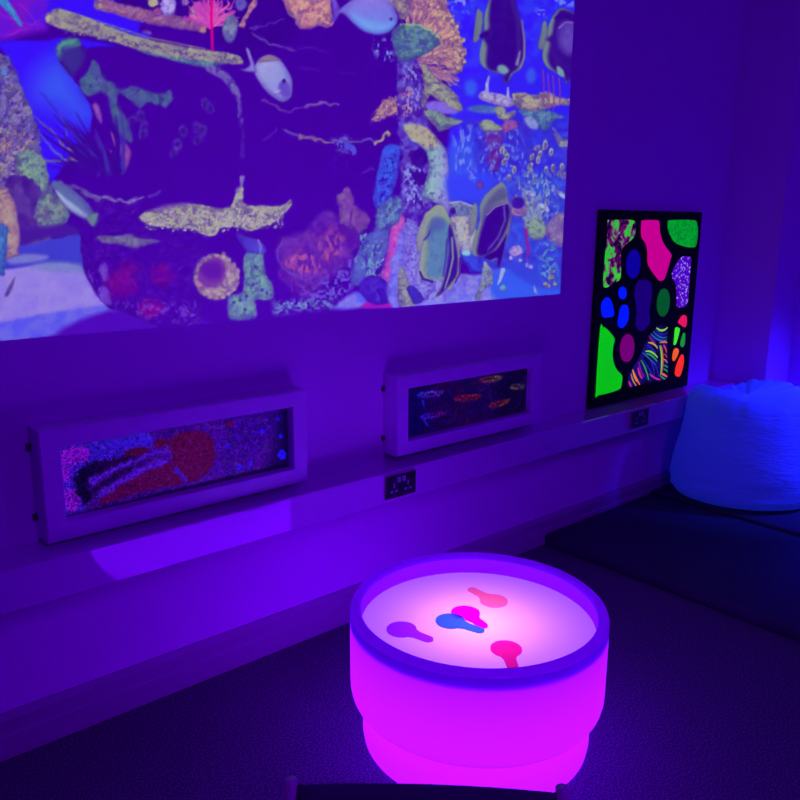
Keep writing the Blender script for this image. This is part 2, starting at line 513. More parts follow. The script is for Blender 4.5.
# sand on the left and the blue distance behind it
K.poly([(-90, 252), (18, 246), (45, 240), (62, 238), (82, 236), (84, 266), (60, 268), (-90, 282)], (66, 58, 202), rough=1.5)
K.poly([(8, 258), (26, 254), (48, 256), (40, 261), (12, 264)], (118, 116, 205), soft=2)
K.poly([(-90, 276), (0, 270), (24, 267), (50, 263), (78, 266), (88, 280), (97, 296), (110, 308), (64, 314), (0, 327), (-90, 340)], (152, 130, 224), col2=(140, 118, 226), soft=1.6)
K.poly([(30, 268), (50, 262), (80, 264), (84, 272), (60, 272)], (110, 126, 190), soft=3, op=.7)
K.poly([(-90, 335), (0, 322), (60, 311), (108, 305), (122, 311), (84, 324), (60, 334), (0, 344), (-90, 356)], (88, 82, 236), rough=1, soft=2, col2=(108, 100, 228))
K.poly([(64, 336), (76, 322), (104, 312), (124, 310), (200, 318), (200, 334)], (78, 8, 180), soft=3)
K.poly([(-80, 186), (0, 187), (8, 192), (15, 205), (20, 235), (18, 250), (10, 258), (-80, 275)], (172, 142, 122), col2=(168, 124, 140), soft=1.2)
K.poly([(-40, 222), (4, 224), (7, 240), (5, 268), (0, 276), (-40, 276)], (58, 112, 192), rough=1.5, tex=.3, ts=3)
K.poly([(5, 294), (10, 284), (15, 277), (13, 287), (7, 297)], (104, 92, 156))
# column rock, its plates and red growths
K.poly([(80, 226), (90, 200), (130, 200), (200, 215), (200, 330), (124, 312), (106, 306), (93, 287), (83, 266)], ROCK, rough=1, smooth=2)
for pts in ([(99, 268), (104, 262), (108, 268), (108, 279), (103, 283), (100, 276)], [(98, 290), (104, 286), (109, 292), (112, 304), (104, 304), (99, 298)], [(88, 270), (92, 276), (94, 284), (90, 280)]):
    K.poly(pts, (112, 60, 200), rough=1.5)
for x, y, rx, ry, o in ((122, 284, 15, 14, .6), (150, 309, 12, 9, .8), (161, 274, 11, 10, .5), (128, 268, 9, 8, .4)):
    K.ell(x, y, rx, ry, (134, 0, 130), rough=5, rs=5, soft=4, op=o, tex=.4, ts=4)
K.speck([(108, 300), (140, 300), (200, 300), (200, 325), (150, 322)], (112, 60, 196), 3, .54, .66, op=.8)
K.poly([(97, 237), (104, 236), (118, 236), (130, 234), (138, 238), (157, 240), (158, 242), (146, 245), (134, 248), (118, 244), (103, 243)], (116, 108, 154), rough=.8, tex=.35, ts=3)
K.line([(82, 192), (96, 198), (112, 199), (128, 202), (142, 198)], 3.4, 3, (112, 84, 176), wob=3, tex=.5, ts=2)
K.line([(62, 184), (80, 190), (100, 200)], 5, 4, (96, 80, 160), wob=3, tex=.5, ts=3, op=.7)
K.line([(150, 196), (160, 192)], 4, 2, (84, 40, 170), wob=2)
# the bright plate coral in the middle
K.poly([(148, 213), (160, 207), (186, 203), (190, 207), (160, 214)], (126, 92, 176), soft=2, rough=1)
K.poly([(139, 218), (145, 213), (160, 212), (172, 207), (190, 204), (206, 206), (224, 209), (232, 204), (236, 194), (240, 187), (243, 189), (243, 200), (246, 205), (262, 206), (280, 206), (290, 200), (291.5, 205), (285, 213), (274, 223), (258, 229), (250, 231), (240, 228), (222, 227), (217, 234), (206, 236), (195, 230), (180, 228), (160, 227), (148, 224)], (172, 166, 156), col2=(158, 160, 142), rough=1.4, rs=2.5, tex=.3, ts=2)
for k in range(330):
    t = rnd.random()
    x = 146+t*138
    y = rnd.uniform(209+2*math.sin(x*.1), 233-9*abs(t-.42))
    K.ell(x, y, rnd.uniform(.7, 1.3), rnd.uniform(.6, 1.1), rnd.choice([(112, 96, 150), (120, 110, 140), (196, 192, 186), (200, 190, 180)]), n=6, soft=.5)
K.line([(242, 178), (241, 186)], 3, 2, (140, 110, 190), wob=1)
# flower coral
K.poly([(196, 268), (203, 258), (212, 254), (220, 256), (224, 252), (230, 262), (238, 268), (239, 280), (234, 292), (222, 299), (210, 299), (199, 292), (194, 282)], (172, 150, 152), rough=2, rs=2, tex=.3, ts=2, col2=(168, 132, 150))
K.poly([(198, 270), (206, 259), (217, 256), (225, 263), (226, 275), (220, 284), (212, 289), (202, 286), (197, 280)], (116, 50, 160), rough=1.5, soft=2)
K.poly([(201, 266), (210, 262), (220, 264), (222, 274), (214, 280), (204, 276)], (92, 20, 160), soft=3, rough=1)
for k in range(20):
    a = 2*PI*k/20
    K.ell(217+21*math.cos(a), 277+21*math.sin(a), 2.2, 2.0, (178, 156, 150), rough=1, op=.8)
K.ell(200, 286, 3, 4, (186, 120, 130), rough=1)
# green sponge with holes and the blue fish above it
K.poly([(245, 254), (250, 251), (262, 252), (263.5, 262), (266, 275), (272, 283), (273.5, 297), (264, 300.5), (255.5, 301), (256, 318), (231, 320), (227.5, 308), (228, 297), (236, 294), (243, 291), (244, 275), (243.5, 264)], (104, 156, 148), rough=.9, tex=.3, ts=4, col2=(92, 128, 164))
for x, y in ((253, 285), (246.5, 296), (234, 302.5), (245, 309.5), (267, 293), (255.5, 267), (240, 300), (262, 290)):
    K.ell(x, y, 1.6, 1.8, (60, 40, 150), n=10, soft=.6)
K.poly([(236, 234), (246, 236), (256, 240), (263, 244), (266.5, 252), (260, 254), (250, 252.5), (243, 247)], (84, 76, 208), col2=(70, 30, 180), grad=((262, 248), (238, 236)))
K.line([(258, 240), (261, 246), (260, 253)], 1.6, 1.2, (140, 128, 220))
# dim anemones and the orange-brown column
K.poly([(276, 250), (285, 236), (310, 232), (316, 215), (330, 210), (345, 222), (358, 236), (350, 262), (325, 282), (308, 296), (285, 284), (278, 268)], (86, 14, 162), rough=4, rs=7, tex=.2, ts=5, col2=(98, 34, 168), soft=3)
K.speck([(282, 262), (300, 248), (318, 256), (326, 272), (306, 278), (290, 274)], (176, 78, 154), 2.6, .44, .62, stretch=(1, 1.8))
K.speck([(316, 240), (332, 226), (346, 238), (344, 254), (328, 264), (318, 256)], (166, 74, 150), 2.6, .44, .62, stretch=(1, 1.8))
K.speck([(278, 244), (300, 232), (340, 222), (352, 250), (320, 284), (290, 284)], (120, 50, 166), 2.6, .5, .66, op=.7)
K.poly([(336, 197), (343, 191), (348, 187), (352, 196), (356, 206), (368, 215), (369, 225), (360, 233), (350, 228), (340, 222), (339, 208)], (124, 66, 164), rough=1.8, tex=.35, ts=4, col2=(128, 84, 150))
K.line([(352, 210), (350, 224), (356, 230)], 1.6, 1.2, (90, 20, 160))
for q in ([(284, 240), (276, 256), (284, 270), (300, 279), (316, 276)], [(325, 290), (312, 296), (308, 290)], [(300, 285), (308, 292), (302, 296)]):
    K.line(q, 2, 1.4, (106, 66, 184), wob=2, op=.8)
K.speck([(320, 280), (360, 250), (366, 270), (345, 300), (300, 306), (310, 290)], (104, 76, 206), 2.8, .5, .62)
K.speck([(272, 300), (300, 298), (338, 296), (336, 309), (272, 316)], (106, 122, 194), 2.2, .44, .58)
# thin veins in the dark rock
for q, cc, w in (([(250, 30), (262, 26), (285, 20)], (96, 50, 186), 1.6), ([(252, 34), (266, 42), (280, 48), (294, 49)], (112, 70, 180), 1.8), ([(262, 100), (276, 107), (290, 111), (306, 107)], (112, 60, 176), 1.8), ([(306, 107), (322, 104), (340, 104)], (126, 84, 170), 2.4),
                 ([(284, 130), (296, 136), (312, 138)], (104, 66, 172), 3), ([(300, 137), (318, 140), (334, 143)], (140, 100, 150), 3), ([(334, 141), (350, 140), (372, 141)], (112, 80, 190), 2.6), ([(376, 142), (384, 138), (388, 132)], (160, 140, 130), 4), ([(345, 145), (352, 148), (354, 154)], (80, 70, 214), 6),
                 ([(300, 48), (330, 50)], (88, 30, 180), 1.2), ([(262, 140), (272, 136), (276, 128)], (94, 40, 180), 1.4), ([(300, 66), (320, 72)], (86, 26, 178), 1.2), ([(340, 74), (352, 73)], (84, 24, 176), 1.2), ([(364, 172), (372, 168)], (90, 40, 180), 2), ([(241, 122), (243, 140), (242, 158)], (80, 24, 170), 2), ([(238, 192), (242, 178)], (120, 90, 190), 2)):
    K.line(q, w, w*.7, cc, wob=2.4, soft=.9)
K.speck([(330, 138), (350, 134), (356, 152), (340, 156)], (100, 90, 210), 2, .5, .62)
# orange brain coral and the big pale blue fish at the top
K.poly([(284, -14), (328, -14), (331, 8), (333, 22), (326, 28), (318, 25), (306, 30), (298, 26), (294, 19), (287, 12)], (198, 150, 132), rough=1.6, rs=4, tex=.3, ts=2.4, col2=(206, 126, 140))
for k in range(16):
    x, y = rnd.uniform(288, 326), rnd.uniform(-4, 24)
    K.line([(x, y), (x+5, y+rnd.uniform(-3, 3)), (x+9, y+rnd.uniform(-4, 4))], 1.4, 1, rnd.choice([(140, 70, 150), (222, 150, 140), (160, 90, 150)]), wob=2)
K.poly([(328, -12), (333, -6), (340, 10), (336, 20), (331, 22), (333, 12)], (122, 84, 220), soft=1)
K.line([(344, -3), (362, -9), (385, -6)], 4, 3, (120, 150, 150))
K.poly([(383, -5), (400, -4), (400, 10), (394, 9)], (150, 130, 150), rough=1.5, tex=.4, ts=2)
# orange tuft, blue trunk and the coral wall right of the dark hollow
K.speck([(372, 40), (392, 36), (396, 60), (382, 64), (372, 52)], (120, 128, 226), 2.2, .54, .64, stretch=(1, 2))
K.poly([(371, 121), (378, 108), (384, 101), (392, 97), (404, 97), (404, 113), (392, 116), (384, 119)], (196, 142, 134), rough=3, rs=2.2, tex=.5, ts=1.8)
K.poly([(384, 148), (392, 144), (400, 148), (399, 162), (396, 182), (390, 200), (384, 210), (376, 208), (373, 198), (376, 180), (380, 160)], (58, 92, 236), rough=1.4, rs=2.5)
K.speck([(384, 148), (400, 148), (392, 200), (376, 206), (376, 180)], (54, 10, 176), 1.6, .5, .6)
# wall of corals around x 380-430
K.poly([(398, 60), (420, 62), (424, 100), (432, 140), (430, 168), (424, 186), (434, 210), (424, 240), (418, 300), (386, 300), (384, 262), (398, 214), (402, 160), (398, 120)], (74, 14, 166), rough=3, tex=.5, ts=3.2, col2=(90, 66, 200))
K.speck([(402, 60), (420, 64), (424, 100), (412, 126), (402, 110)], (136, 120, 214), 2.2, .5, .62, stretch=(1, 1.5))
K.speck([(400, 90), (412, 86), (414, 116), (402, 116)], (200, 120, 120), 2, .56, .66)
K.speck([(400, 160), (426, 166), (428, 206), (404, 214)], (136, 140, 230), 2, .5, .6, stretch=(1, 1.6))
K.poly([(410, 152), (426, 146), (428, 160), (422, 168), (412, 164)], (62, 2, 150), rough=3)
K.poly([(412, 170), (428, 174), (426, 186), (414, 184)], (62, 2, 150), rough=3)
K.poly([(388, 246), (390, 226), (396, 217), (404, 216), (403, 240), (398, 262), (393, 284), (387, 286), (381, 277), (385, 262)], (192, 66, 186), rough=1.8, rs=3, tex=.45, ts=2.4, col2=(206, 90, 196))
K.poly([(356, 256), (366, 236), (378, 228), (388, 230), (388, 248), (382, 264), (372, 276), (358, 286), (350, 282)], (84, 96, 190), rough=2, tex=.2)
for k in range(34):
    x, y = rnd.uniform(358, 386), rnd.uniform(234, 274)
    K.line([(x, y), (x+rnd.uniform(-4, 4), y+3), (x+rnd.uniform(-5, 5), y+6)], 1.5, 1.2, rnd.choice([(120, 168, 196), (104, 150, 190), (56, 20, 160)]), wob=1.4)
K.poly([(378, 208), (398, 196), (402, 216), (390, 228), (376, 230)], (84, 116, 180), rough=2, tex=.6, ts=3)
# dark fish low in the middle
K.poly([(336, 309), (342, 300), (356, 292), (364, 296), (366, 306)], (88, 92, 234), soft=2, col2=(128, 120, 226))
K.poly([(362, 308), (372, 300), (390, 303), (398, 307)], (160, 22, 176), soft=1.6)
K.poly([(360, 290), (362, 280), (370, 276), (382, 278), (390, 286), (396, 292), (394, 300), (386, 304), (376, 305), (366, 300)], (54, 12, 168), rough=.8, col2=(70, 30, 190))
K.line([(366, 282), (376, 292), (380, 304)], 1, 1, (96, 60, 200), op=.7)
# right half: water background with rocks
K.poly([(444, 70), (462, 110), (450, 135), (448, 170), (452, 205), (500, 190), (580, 190), (580, 40), (500, 80)], (44, 30, 246), soft=4, smooth=2)
K.poly([(466, 120), (500, 128), (520, 118), (560, 122), (580, 116), (580, 196), (520, 200), (480, 190), (470, 160)], (66, 44, 212), rough=4, rs=9, soft=4, tex=.3, ts=5, col2=(56, 50, 232))
K.poly([(448, 150), (472, 140), (474, 192), (450, 206)], (44, 76, 238), soft=5)
K.speck([(452, 132), (472, 120), (474, 170), (466, 188), (452, 170)], (112, 124, 240), 3, .52, .66, stretch=(.8, 2))
K.speck([(442, -10), (470, -10), (474, 14), (452, 12)], (124, 124, 248), 4, .46, .62)
K.speck([(534, 8), (546, 6), (546, 18), (536, 20)], (120, 124, 240), 2, .5, .6)
K.speck([(550, -4), (576, -4), (576, 8), (556, 8)], (110, 120, 246), 3, .5, .6)
K.ell(471, 88, 6, 8, (60, 88, 240), soft=3)
K.ell(531, 76, 5, 8, (70, 80, 240), soft=2)
K.poly([(484, 132), (500, 130), (502, 150), (498, 172), (488, 168), (488, 150)], (106, 44, 170), rough=2.5, tex=.4, ts=4)
K.speck([(476, 130), (520, 126), (530, 170), (510, 186), (480, 180)], (100, 112, 230), 2.6, .56, .68, stretch=(1, 1.6))
# orange fan coral, green plate, ochre plates, pale column
K.poly([(406, -20), (440, -20), (449, 8), (455, 26), (461, 42), (464, 56), (461, 70), (452, 73), (444, 62), (430, 62), (420, 62), (414, 40), (410, 14)], (178, 116, 152), rough=4, rs=3.5, col2=(198, 158, 120), grad=((418, 30), (460, 40)), tex=.4, ts=2.2)
for k in range(120):
    a = math.radians(rnd.uniform(-38, 96))
    r0_, r1_ = rnd.uniform(10, 36), rnd.uniform(38, 68)
    if 412+r1_*math.cos(a) > 465:
        r1_ = 52/max(.2, math.cos(a))
    K.line([(410+r0_*math.cos(a)*.9, 58-r0_*math.sin(a)), (410+r1_*math.cos(a)*.9+1, 58-r1_*math.sin(a))], 1.5, 1.2, rnd.choice([(206, 158, 126), (150, 84, 160), (214, 150, 132), (130, 80, 160)]), wob=2, op=.8)
for k in range(40):
    a = math.radians(rnd.uniform(-25, 70))
    r = rnd.uniform(46, 54)
    K.ell(412+r*math.cos(a), 54-r*math.sin(a)*1.0, 2.2, 2, (204, 166, 122), rough=1.4)
K.poly([(392, -6), (402, -4), (410, 4), (409, 14), (402, 20), (398, 12)], (154, 130, 134), rough=2, tex=.5, ts=2)
K.poly([(392, 34), (400, 25), (414, 24), (428, 29), (438, 37), (440, 44), (432, 50), (424, 55), (412, 60), (400, 62), (395, 54)], (86, 134, 142), rough=1.2, tex=.32, ts=2.2, col2=(80, 112, 160))
K.line([(400, 25), (416, 24.5), (430, 30), (439, 38)], 2.2, 2, (134, 168, 140), wob=1)
K.poly([(422, 66), (428, 68), (436, 78), (446, 85), (454, 92), (460, 102), (463.5, 110), (456, 112), (446, 108), (438, 100), (430, 96), (424, 108), (421, 104), (424, 88)], (152, 156, 106), rough=1, rs=2.5, tex=.3, ts=2.2)
K.poly([(426, 103), (440, 101), (452, 108), (458, 113), (442, 114), (428, 110)], (128, 98, 226), soft=1.5, tex=.2)
K.poly([(424, 111), (436, 111), (448, 117), (458, 119), (462.5, 122), (452, 127), (440, 132), (436, 127), (428, 119)], (140, 152, 116), rough=.8, tex=.26, ts=2.2, col2=(112, 150, 130))
K.poly([(404, 126), (414, 124), (426, 128), (434, 136), (442, 144), (447, 152), (449, 170), (451, 196), (449, 214), (442, 206), (432, 202), (422, 198), (424, 186), (429, 168), (427, 154), (420, 144), (412, 140)], (132, 186, 178), col2=(150, 146, 226), grad=((426, 170), (450, 172)), rough=.8, tex=.16, ts=5)
K.poly([(404, 126), (414, 124), (427, 128), (436, 138), (438, 146), (426, 148), (418, 142), (410, 138)], (172, 160, 148), rough=1, soft=2)
# plates at the right
K.poly([(519, 110), (540, 108), (560, 114), (563, 118), (552, 122), (546, 131), (536, 126), (526, 118)], (78, 116, 172), rough=1.4, tex=.3, ts=3)
K.poly([(467, 109), (480, 105), (500, 108), (496, 113), (480, 113)], (82, 110, 190), soft=1.5)
K.poly([(478, 96), (484, 91), (492, 93), (502, 94), (511, 98), (514, 104), (508, 108), (496, 105), (486, 102)], (178, 168, 222), rough=.9, tex=.2, ts=3)
K.line([(489, 77), (487, 84), (487, 93)], 2.2, 4, (160, 150, 230))
K.line([(508, 88), (508, 96)], 2, 3, (160, 150, 230))
K.poly([(512, 94), (522, 92), (534, 95), (546, 92), (556, 96), (566, 99), (576, 100), (576, 106), (560, 105), (548, 108), (536, 111), (524, 110), (514, 105)], (164, 154, 158), rough=1.5, rs=3, tex=.4, ts=2, col2=(170, 160, 120))
K.poly([(495, 108), (500, 106), (505, 109), (507, 113), (514, 110), (516, 113), (512, 118), (505, 120.5), (498, 118)], (150, 158, 138), rough=.8, tex=.2, ts=3)
K.poly([(479, 124), (484, 120), (490, 120), (498, 125), (504, 128), (500, 131), (488, 132), (481, 130)], (146, 156, 138), rough=.8, tex=.2, ts=3)
K.poly([(504, 122), (514, 120), (518, 126), (506, 134), (503, 130)], (150, 80, 160), rough=2, tex=.4, ts=2)
K.poly([(524, 118), (534, 118), (538, 128), (530, 128)], (130, 140, 210), soft=1.5)
K.poly([(553, 128), (562, 138), (570, 140), (570, 146), (560, 148), (556, 138)], (140, 150, 170), rough=1.4, tex=.3, ts=3)
for x, y, r in ((502, 150, 20), (505, 153, -10), (507, 157, 10), (504, 162, 15), (514, 170, 10), (509, 178, 5), (537, 148, 60), (545, 147, 40), (551, 152, 10), (532, 157, 20), (538, 160, 0), (530, 166, 40), (530, 172, 30), (546, 170, 10), (553, 168, 0), (547, 176, 30), (562, 167, 0), (559, 175, 10), (564, 176, 20), (565, 185, 60), (545, 144, 10), (540, 154, 20)):
    K.ell(x, y, 2.4, 4.2, (154, 162, 160), ang=r, soft=.6)
    K.ell(x+.3, y+.3, 1.0, 2.3, (92, 84, 180), ang=r, n=10, soft=.5)
for xx, y0_, y1_ in ((543, 70, 102), (548, 74, 108), (553, 76, 110), (559, 78, 106)):
    K.line([(xx, y0_), (xx+1, (y0_+y1_)/2), (xx+.4, y1_)], 1.6, 1.3, (150, 52, 170), op=.85)
# lower right quarter
K.poly([(400, 232), (424, 236), (436, 262), (470, 276), (500, 268), (530, 280), (566, 284), (566, 296), (400, 320)], (132, 126, 232), rough=3, rs=6, tex=.3, ts=5, col2=(112, 112, 238), soft=2)
K.poly([(404, 224), (418, 226), (422, 262), (436, 284), (424, 300), (404, 290)], (130, 122, 226), rough=2.5, tex=.65, ts=2)
K.poly([(452, 200), (472, 196), (500, 186), (516, 178), (566, 180), (566, 286), (530, 282), (500, 270), (470, 270), (456, 240)], (64, 54, 214), rough=3, rs=8, tex=.3, ts=5, col2=(54, 70, 226), soft=2)
K.poly([(448, 176), (482, 172), (494, 184), (480, 200), (462, 202), (450, 198)], (38, 62, 246), soft=4)
K.speck([(466, 168), (476, 164), (478, 184), (470, 180)], (150, 150, 246), 2, .48, .6)
K.ell(480, 185, 4, 4, (110, 56, 160), rough=1.2)
K.poly([(490, 276), (506, 270), (530, 280), (562, 286), (562, 296), (500, 302)], (56, 88, 240), soft=3, rough=2)
K.poly([(508, 264), (540, 262), (562, 272), (562, 288), (530, 284)], (52, 64, 220), soft=3, rough=2)
K.poly([(449, 204), (456, 201), (468, 204), (476, 208), (474, 216), (468, 223), (458, 218), (451, 214)], (108, 122, 176), rough=1, tex=.3, ts=3)
K.ell(453, 211, 3, 3.6, (52, 10, 140), rough=.6)
K.line([(450, 203), (460, 201.5), (474, 207)], 1.6, 1.4, (164, 170, 190))
K.poly([(450, 220), (458, 216), (468, 218), (472, 226), (480, 236), (476, 250), (464, 252), (456, 244)], (182, 182, 172), rough=1, tex=.16, ts=4, col2=(168, 168, 190))
K.ell(466, 253, 5, 3.4, (130, 196, 222), rough=.6)
K.speck([(516, 172), (556, 172), (560, 216), (530, 226), (514, 214)], (116, 134, 196), 2.2, .5, .62, stretch=(.8, 1.8))
for k in range(26):
    bx = 534+rnd.uniform(-6, 8)
    ex, ey = bx+rnd.uniform(-16, 16), rnd.uniform(182, 212)
    K.line([(bx, 226), ((bx+ex)/2, 212), (ex, ey)], 2.2, 1.3, rnd.choice([(126, 140, 180), (140, 150, 170), (104, 112, 196)]), wob=2)
K.poly([(525, 224), (534, 218), (545, 222), (547, 232), (542, 239), (530, 238)], (124, 150, 150), rough=1.4, tex=.3, ts=3)
K.ell(518, 205, 8.2, 8, (146, 108, 186), rough=.9)
K.ell(518, 203, 6.6, 5.8, (66, 18, 166), rough=.6)
K.poly([(510, 207), (518, 213), (526, 207), (525, 214), (518, 217), (511, 213)], (164, 120, 158), rough=.6)
for x, y, a in ((530, 193.5, 25), (545, 208, 40), (562, 195, 40), (541, 205, 40)):
    K.ell(x, y, 5.6, 2.7, (158, 176, 230), ang=a, soft=.7)
    K.line([(x-7*math.cos(math.radians(a)), y-7*math.sin(math.radians(a))), (x-4, y-3)], 2.4, 1.2, (120, 130, 200))
K.poly([(548, 222), (556, 215), (566, 213), (572, 230), (566, 246), (552, 244), (546, 234)], (132, 108, 172), rough=1.6, tex=.4, ts=3)
K.line([(525, 230), (527, 244), (529, 254)], 3, 2, (156, 20, 160), wob=1)
K.line([(527, 252), (529, 268)], 2, 1.6, (120, 40, 170), wob=1)
K.ell(516, 251, 7.2, 5.8, (166, 144, 230), rough=1.6, rs=2)
K.ell(516, 251, 2, 1.6, (190, 150, 170))
for x, y in ((520, 260), (527, 265), (531, 267), (511, 258)):
    K.ell(x, y, 2.2, 2.2, (150, 140, 230), rough=.8)
K.speck([(536, 242), (556, 240), (560, 284), (540, 282)], (88, 130, 206), 2.4, .48, .6)
for x, y in ((552, 272), (550, 278), (555, 284), (545, 284), (553, 277), (548, 286)):
    K.ell(x, y, 2.4, 2, (156, 144, 140), rough=.8)
K.poly([(484, 262), (489, 266), (492, 272), (493, 284), (487, 287), (482, 294), (479, 300), (475, 298), (480, 284)], (150, 174, 196), soft=.8, col2=(140, 170, 160))
K.line([(503, 270), (500, 280), (498, 284)], 4.5, 1.5, (150, 160, 226))
K.ell(503, 288, 4, 4, (100, 150, 196), rough=.8)
K.poly([(534, 286), (537, 291), (538, 294), (534, 293)], (160, 170, 236))
K.poly([(399, 268), (406, 274), (410, 286), (416, 306), (399, 310)], (144, 150, 124), rough=1, tex=.2, ts=3)
K.poly([(406, 288), (414, 286), (424, 300), (414, 304), (410, 296)], (60, 40, 180), rough=1)
cover = np.clip((K.C[:, 1]/np.maximum(K.C[:, 2], 1)-.42)*4, 0, 1)*np.clip((K.C[:, 1]-50)/60, 0, 1)
cover *= np.where((gpx < 120) & (gpy > 255), .15, 1)
n1, n2 = fbm(gpx/2.3, gpy/2.3, 301, 3), fbm(gpx/8.0, gpy/7.0, 302, 2)
dk = cover*np.clip((.49-n1)*1.5+(.5-n2)*1.2, 0, .42)
lt = cover*np.clip((n1-.54)*1.5+(n2-.52)*.8, 0, .3)
K.C = K.C*(1-dk[:, None])+np.array([60, 14, 146.])*dk[:, None]
K.C = K.C+(np.array([206, 204, 190.])-K.C)*lt[:, None]*.7
K.deftex = .08
# pale fish swimming down at the left
K.poly([(51, 183), (58, 181), (72, 189), (85, 200), (93, 211), (97, 219), (99, 221), (93, 226), (91, 220), (84, 219), (70, 211), (58, 197)], (94, 104, 172))
K.poly([(56, 190), (66, 198), (80, 208), (90, 217), (84, 218), (70, 210), (60, 199)], (168, 196, 220), soft=1.2)
K.poly([(86, 218), (92, 214), (98, 213), (97, 220), (93, 227)], (104, 128, 150))
# pale tang near the shelf end
K.poly([(254, 68), (258, 61), (263, 57), (271, 55.5), (280, 60), (286, 68), (291, 77), (292.5, 86), (291, 97), (284, 102), (277, 100), (268, 93), (260, 83), (255, 74)], (134, 136, 216), col2=(160, 158, 222), grad=((288, 88), (262, 70)))
K.poly([(257, 62), (263, 56.5), (271, 55), (281, 60), (274, 61), (264, 62)], (158, 132, 150), soft=1)
K.poly([(279, 84), (285, 80), (290, 88), (290, 96), (284, 97), (279, 92)], (104, 72, 196), soft=1.6)
K.poly([(275, 90), (281, 90), (277, 94), (272, 92)], (176, 170, 232))
K.ell(284, 81, 1.8, 2.2, (50, 10, 150))
K.poly([(255, 66), (252, 58), (249, 50), (246, 48), (248, 56), (250, 65), (244, 69), (240, 69), (246, 71.5), (252, 72), (257, 72)], (150, 140, 222), soft=.7)
# pale blue surgeonfish at the top
K.poly([(338, 12), (346, 4), (356, -2), (370, -6), (386, -2), (394, 8), (398, 20), (390, 31), (378, 34.5), (364, 31), (352, 22), (344, 14)], (106, 128, 234), col2=(140, 118, 226), grad=((368, 32), (368, -2)))
K.poly([(352, 14), (368, 20), (384, 24), (394, 22), (388, 30), (374, 32), (360, 26)], (116, 158, 238), soft=4)
K.ell(391, 19, 1.4, 1.6, (70, 40, 170))
# dark-striped batfish: upper pair, then lower pair
OLIVE = (116, 126, 112)
K.poly([(477, 10), (480, 10), (483, 16), (482, 30), (479, 40), (474, 43), (473, 38), (475, 22)], OLIVE, edge=.3)
K.poly([(489, 0), (492, -10), (508, -10), (515, 6), (521, 22), (525, 40), (525, 56), (521, 68), (513, 74), (509, 81), (505, 83), (503, 79), (506, 75), (498, 73), (488, 70), (481, 64), (479.5, 54), (482, 42), (484, 30), (484.5, 16)], OLIVE, edge=0, tex=0)
K.poly([(494, -10), (512, -10), (517, 8), (522, 26), (524, 44), (523, 58), (518, 68), (511, 74), (508, 82), (504, 82), (503, 78), (505, 74), (497, 72), (488, 69), (486, 60), (487, 46), (483, 38), (483, 32), (489, 28), (489, 14)], (58, 2, 138), soft=2, edge=0, tex=.15, ts=7)
K.line([(482, 36), (486, 34)], 5, 5, (46, 0, 120))
K.poly([(498, 66), (504, 65), (509, 71), (504, 74), (498, 71)], (122, 152, 176), soft=1.5, edge=0)
K.line([(522, 20), (524.5, 40), (524, 58), (520, 68)], 1.6, 2, (130, 112, 176), op=.8)
K.line([(512, 0), (518, 22), (519, 50), (516, 64)], 4, 3, (78, 32, 164), soft=2.5, op=.8)
K.line([(517, 64), (520, 52)], 3, 1.5, (140, 126, 190), soft=1.2)
K.poly([(543, 22), (546, 22), (547.5, 32), (545, 46), (541, 50), (538, 46), (541, 32)], OLIVE, edge=.3)
K.poly([(556, 12), (562, 8), (572, 12), (580, 22), (580, 76), (570, 80), (565, 83), (564, 77), (556, 73), (548, 68), (543, 60), (543, 50), (547, 38), (549, 24)], OLIVE, edge=0, tex=0)
K.poly([(560, 10), (572, 12), (580, 22), (580, 76), (570, 80), (565, 82), (564, 76), (556, 72), (550, 66), (547.5, 56), (550, 44), (546.5, 39), (552, 34), (554, 22)], (66, 10, 152), soft=2, edge=0, tex=.15, ts=6)
K.poly([(560, 26), (570, 22), (578, 30), (578, 50), (568, 54), (559, 44)], (98, 62, 188), soft=4, edge=0, tex=.2, ts=4)
K.line([(559, 28), (566, 22), (574, 23), (578, 28)], 1.4, 1.2, (136, 104, 200), soft=.8)
K.line([(556, 18), (564, 14), (574, 20)], 3, 2.5, (44, 0, 124), soft=1.2)
K.poly([(557, 66), (563, 70), (564, 77), (558, 74)], (122, 152, 178), soft=1, edge=0)
K.poly([(474, 204), (477, 206), (477, 218), (474, 232), (470, 236), (470, 220)], (132, 140, 116), edge=.3)
K.poly([(498, 184), (502, 182), (506, 188), (508, 200), (511, 208), (511, 222), (509, 234), (505, 246), (503, 256), (500, 266), (497, 266), (497, 259), (492, 261), (484, 257), (475, 256), (472, 252), (473, 240), (478, 228), (480, 216), (480, 206), (486, 194)], (118, 124, 128), edge=0, tex=0)
K.poly([(505, 188), (507, 199), (500, 201), (492, 207), (487, 215), (482, 222), (483, 211), (489, 199), (498, 190)], (94, 84, 142), soft=1.8, edge=0)
K.poly([(506, 203), (510, 210), (508, 224), (502, 238), (494, 250), (484, 256), (477, 254), (478, 244), (481, 230), (486, 216), (494, 207)], (58, 2, 148), soft=1.8, edge=0, tex=.12, ts=7)
K.poly([(507, 234), (504, 250), (500, 266), (497, 266), (497, 258), (491, 260), (484, 257), (496, 250), (503, 240)], (52, 0, 132), soft=1, edge=0)
K.line([(507, 203), (495, 207), (487, 215)], 1.2, 1.2, (152, 128, 178))
K.line([(504, 206), (505, 220), (499, 236), (488, 250)], 1.8, 1.4, (104, 80, 178), soft=1)
K.line([(511, 208), (511, 222), (506, 242)], 1.4, 1.2, (88, 60, 170))
K.poly([(424, 219), (426, 224), (424, 238), (421, 250), (417, 251), (417, 236), (420, 226)], (146, 154, 112), edge=.25)
